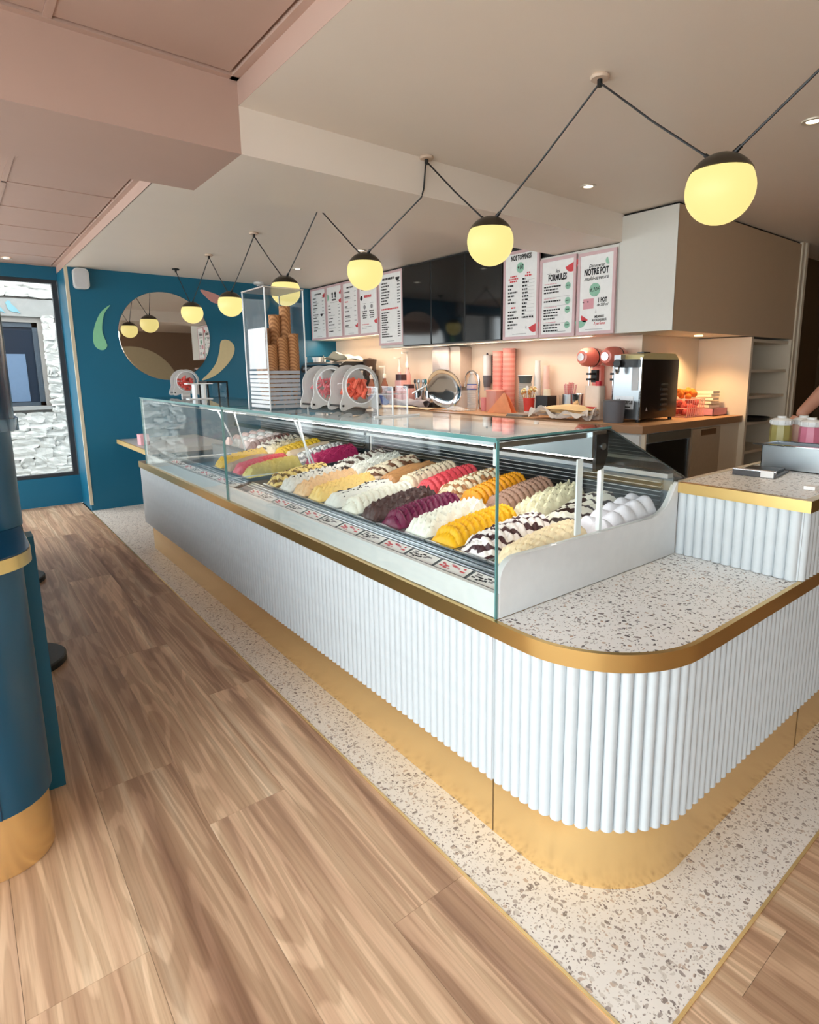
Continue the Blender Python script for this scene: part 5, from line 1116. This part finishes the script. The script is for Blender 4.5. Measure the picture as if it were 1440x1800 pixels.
def stool(x, y, label):
    t = thing('bar_stool', (x, y, 0), label, 'bar stool', 'bar stools at the teal bar')
    MB().lathe([(1e-6, .0005), (.20, .0005), (.20, .026), (.192, .032), (1e-6, .034)], (x, y, 0), 40).build('base', STB, t); MB().cyl((x, y, .03), (x, y, .64), .022, n=14).build('pole', STB, t)
    MB().lathe([(1e-6, .64), (.088, .64), (.094, .655), (.090, .68), (1e-6, .69)], (x, y, 0), 28).build('seat', STB, t)
    MB().tube([(x+.08*math.cos(a), y+.08*math.sin(a), .25) for a in [2*pi*k/16 for k in range(17)]], .008, 6).build('footrest', STB, t)
    return t
stool(.085, 3.25, 'black round based bar stool nearer to the rounded bar end'); stool(.145, 4.66, 'black round based bar stool farther along the bar')

# ================================================================== person behind the raised counter (only a forearm reaches into the frame)
def skin_obj(name, verts, edges, radii, m, parent, root=0, sub=2):
    me = bpy.data.meshes.new(name); r = parent
    while r is not None and r.parent: r = r.parent
    org = Vector(r.location) if r is not None else Vector()
    me.from_pydata([Vector(v)-org for v in verts], edges, []); me.materials.append(m)
    o = bpy.data.objects.new(name, me); o.parent = parent; COL.objects.link(o)
    o.modifiers.new('Skin', 'SKIN'); 
    if not me.skin_vertices: 
        bm = bmesh.new(); bm.from_mesh(me); bm.verts.layers.skin.verify(); bm.to_mesh(me); bm.free()
    for i, rr in enumerate(radii): me.skin_vertices[0].data[i].radius = (rr, rr) if not isinstance(rr, tuple) else rr; me.skin_vertices[0].data[i].use_root = i == root
    s_ = o.modifiers.new('Sub', 'SUBSURF'); s_.levels = sub; s_.render_levels = sub
    dg = bpy.context.evaluated_depsgraph_get(); me2 = bpy.data.meshes.new_from_object(o.evaluated_get(dg)); o.modifiers.clear(); o.data = me2
    for p in me2.polygons: p.use_smooth = True
    if not me2.materials: me2.materials.append(m)
    return o
pe = thing('person', (4.45, 1.02, 0), 'person in a dark top behind the counter, forearm reaching down to the jars', 'person')
hx, hy = 4.45, 1.02
wr = onplane(1403, 733, 0, 3.95); el = onplane(1476, 662, 0, 4.2)
V_ = [(hx, hy, .93), (hx, hy, 1.10), (hx, hy, 1.30), (hx-.02, hy, 1.46), (hx-.03, hy, 1.54),
      (hx, hy+.20, 1.43), tuple(el), tuple(el.lerp(wr, .35)), tuple(wr), (hx, hy-.20, 1.43), (hx+.02, hy-.26, 1.15), (hx-.06, hy-.27, .92),
      (hx, hy+.10, .86), (hx-.01, hy+.11, .48), (hx+.02, hy+.11, .09), (hx, hy-.10, .86), (hx-.01, hy-.11, .48), (hx+.02, hy-.11, .09)]
E_ = [(0, 1), (1, 2), (2, 3), (3, 4), (3, 5), (5, 6), (6, 7), (7, 8), (3, 9), (9, 10), (10, 11), (0, 12), (12, 13), (13, 14), (0, 15), (15, 16), (16, 17)]
RR = [.10, .09, .09, .065, .05, .06, .048, .050, .032, .06, .045, .03, .08, .055, .04, .08, .055, .04]
skin_obj('body', V_, E_, RR, SKIN, pe)
SHIRT = mat('dark_shirt', (44, 46, 56), .9); TROU = mat('dark_trousers', (40, 42, 50), .9)
skin_obj('shirt', [(hx, hy, .80), V_[1], V_[2], (hx-.01, hy, 1.43), V_[5], tuple(Vector(V_[5]).lerp(el, .55)), V_[9], tuple(Vector(V_[9]).lerp(Vector(V_[10]), .6))], [(0, 1), (1, 2), (2, 3), (3, 4), (4, 5), (3, 6), (6, 7)], [.17, .165, .175, .13, .095, .072, .095, .072], SHIRT, pe)
skin_obj('trousers', [(hx, hy, .97), V_[12], V_[13], (hx+.02, hy+.11, .12), V_[15], V_[16], (hx+.02, hy-.11, .12)], [(0, 1), (1, 2), (2, 3), (0, 4), (4, 5), (5, 6)], [.165, .11, .08, .062, .11, .08, .062], TROU, pe)
for s_ in (-1, 1): MB().ball((hx-.03, hy+s_*.11, .045), .045, 14, sx=2.4, sy=1.05, k=8).build('shoe', BLACK, pe)
hc = Vector((hx-.05, hy, 1.66))
def headfn(u, v):
    th, ph = u*2*pi, v*pi; d = Vector((math.cos(th)*math.sin(ph), math.sin(th)*math.sin(ph), math.cos(ph)))
    fr_ = max(0, -d.x); r = Vector((.098, .076, .115)); p = Vector((d.x*r.x, d.y*r.y, d.z*r.z))
    if d.z < 0: p.y *= 1-.28*(-d.z); p.x *= 1-.12*(-d.z)
    nose = math.exp(-((d.y/.13)**2+((d.z+.12)/.22)**2))*fr_; eye = sum(math.exp(-(((d.y-s_*.38)/.16)**2+((d.z-.1)/.13)**2)) for s_ in (-1, 1))*fr_
    mouth = math.exp(-((d.y/.3)**2+((d.z+.5)/.06)**2))*fr_
    return tuple(hc+p+Vector((-.022*nose+.009*eye+.004*mouth, 0, 0)))
MB().grid(headfn, 40, 28).build('head', SKIN, pe)
for s_ in (-1, 1):
    MB().ball(hc+Vector((-.083, s_*.029, .012)), .011, 10, k=6).build('eye', mat('eye_white', (236, 234, 230), .2), pe); MB().ball(hc+Vector((.0, s_*.078, -.005)), .026, 10, sx=.6, sy=.35, k=6).build('ear', SKIN, pe)
MB().ball(hc+Vector((-.086, 0, -.058)), .02, 12, sx=.35, sy=1.1, sz=.28, k=6).build('mouth', mat('lips', (176, 96, 90), .4), pe)
def hairfn(u, v):
    th, ph = u*2*pi, v*pi*.62; d = Vector((math.cos(th)*math.sin(ph), math.sin(th)*math.sin(ph), math.cos(ph))); k = .86 if (d.x < -.3 and d.z < .55) else 1.09
    return tuple(hc+Vector((d.x*.098*k+.006, d.y*.078*k, d.z*.117*k)))
MB().grid(hairfn, 32, 16).build('hair', mat('hair_brown', (64, 44, 34), .6), pe)
# hand with five fingers reaching down behind the jars
dv = (wr-el).normalized(); sd_ = dv.cross(Vector((0, 0, 1))).normalized(); nm = sd_.cross(dv).normalized()
def hp(a, b_, c=0): return tuple(wr+dv*a+sd_*b_+nm*c)
hv = [hp(-.01, 0), hp(.045, 0), hp(.085, .030), hp(.088, .010), hp(.086, -.010), hp(.080, -.030)]; he = [(0, 1), (1, 2), (1, 3), (1, 4), (1, 5)]; hr = [.024, (.018, .030), .011, .011, .011, .010]
for k, (b_, l) in enumerate(((.030, .070), (.010, .078), (-.010, .072), (-.030, .056))):
    i0 = 2+k; base = len(hv); hv += [hp(.086+l*.45, b_*1.1, -.008), hp(.086+l*.8, b_*1.15, -.026)]; he += [(i0, base), (base, base+1)]; hr += [.0092, .008]
base = len(hv); hv += [hp(.02, .040, -.006), hp(.055, .062, -.014), hp(.080, .062, -.024)]; he += [(0, base), (base, base+1), (base+1, base+2)]; hr += [.013, .0105, .009]
skin_obj('hand', hv, he, hr, SKIN, pe)
bpy.context.view_layer.update()
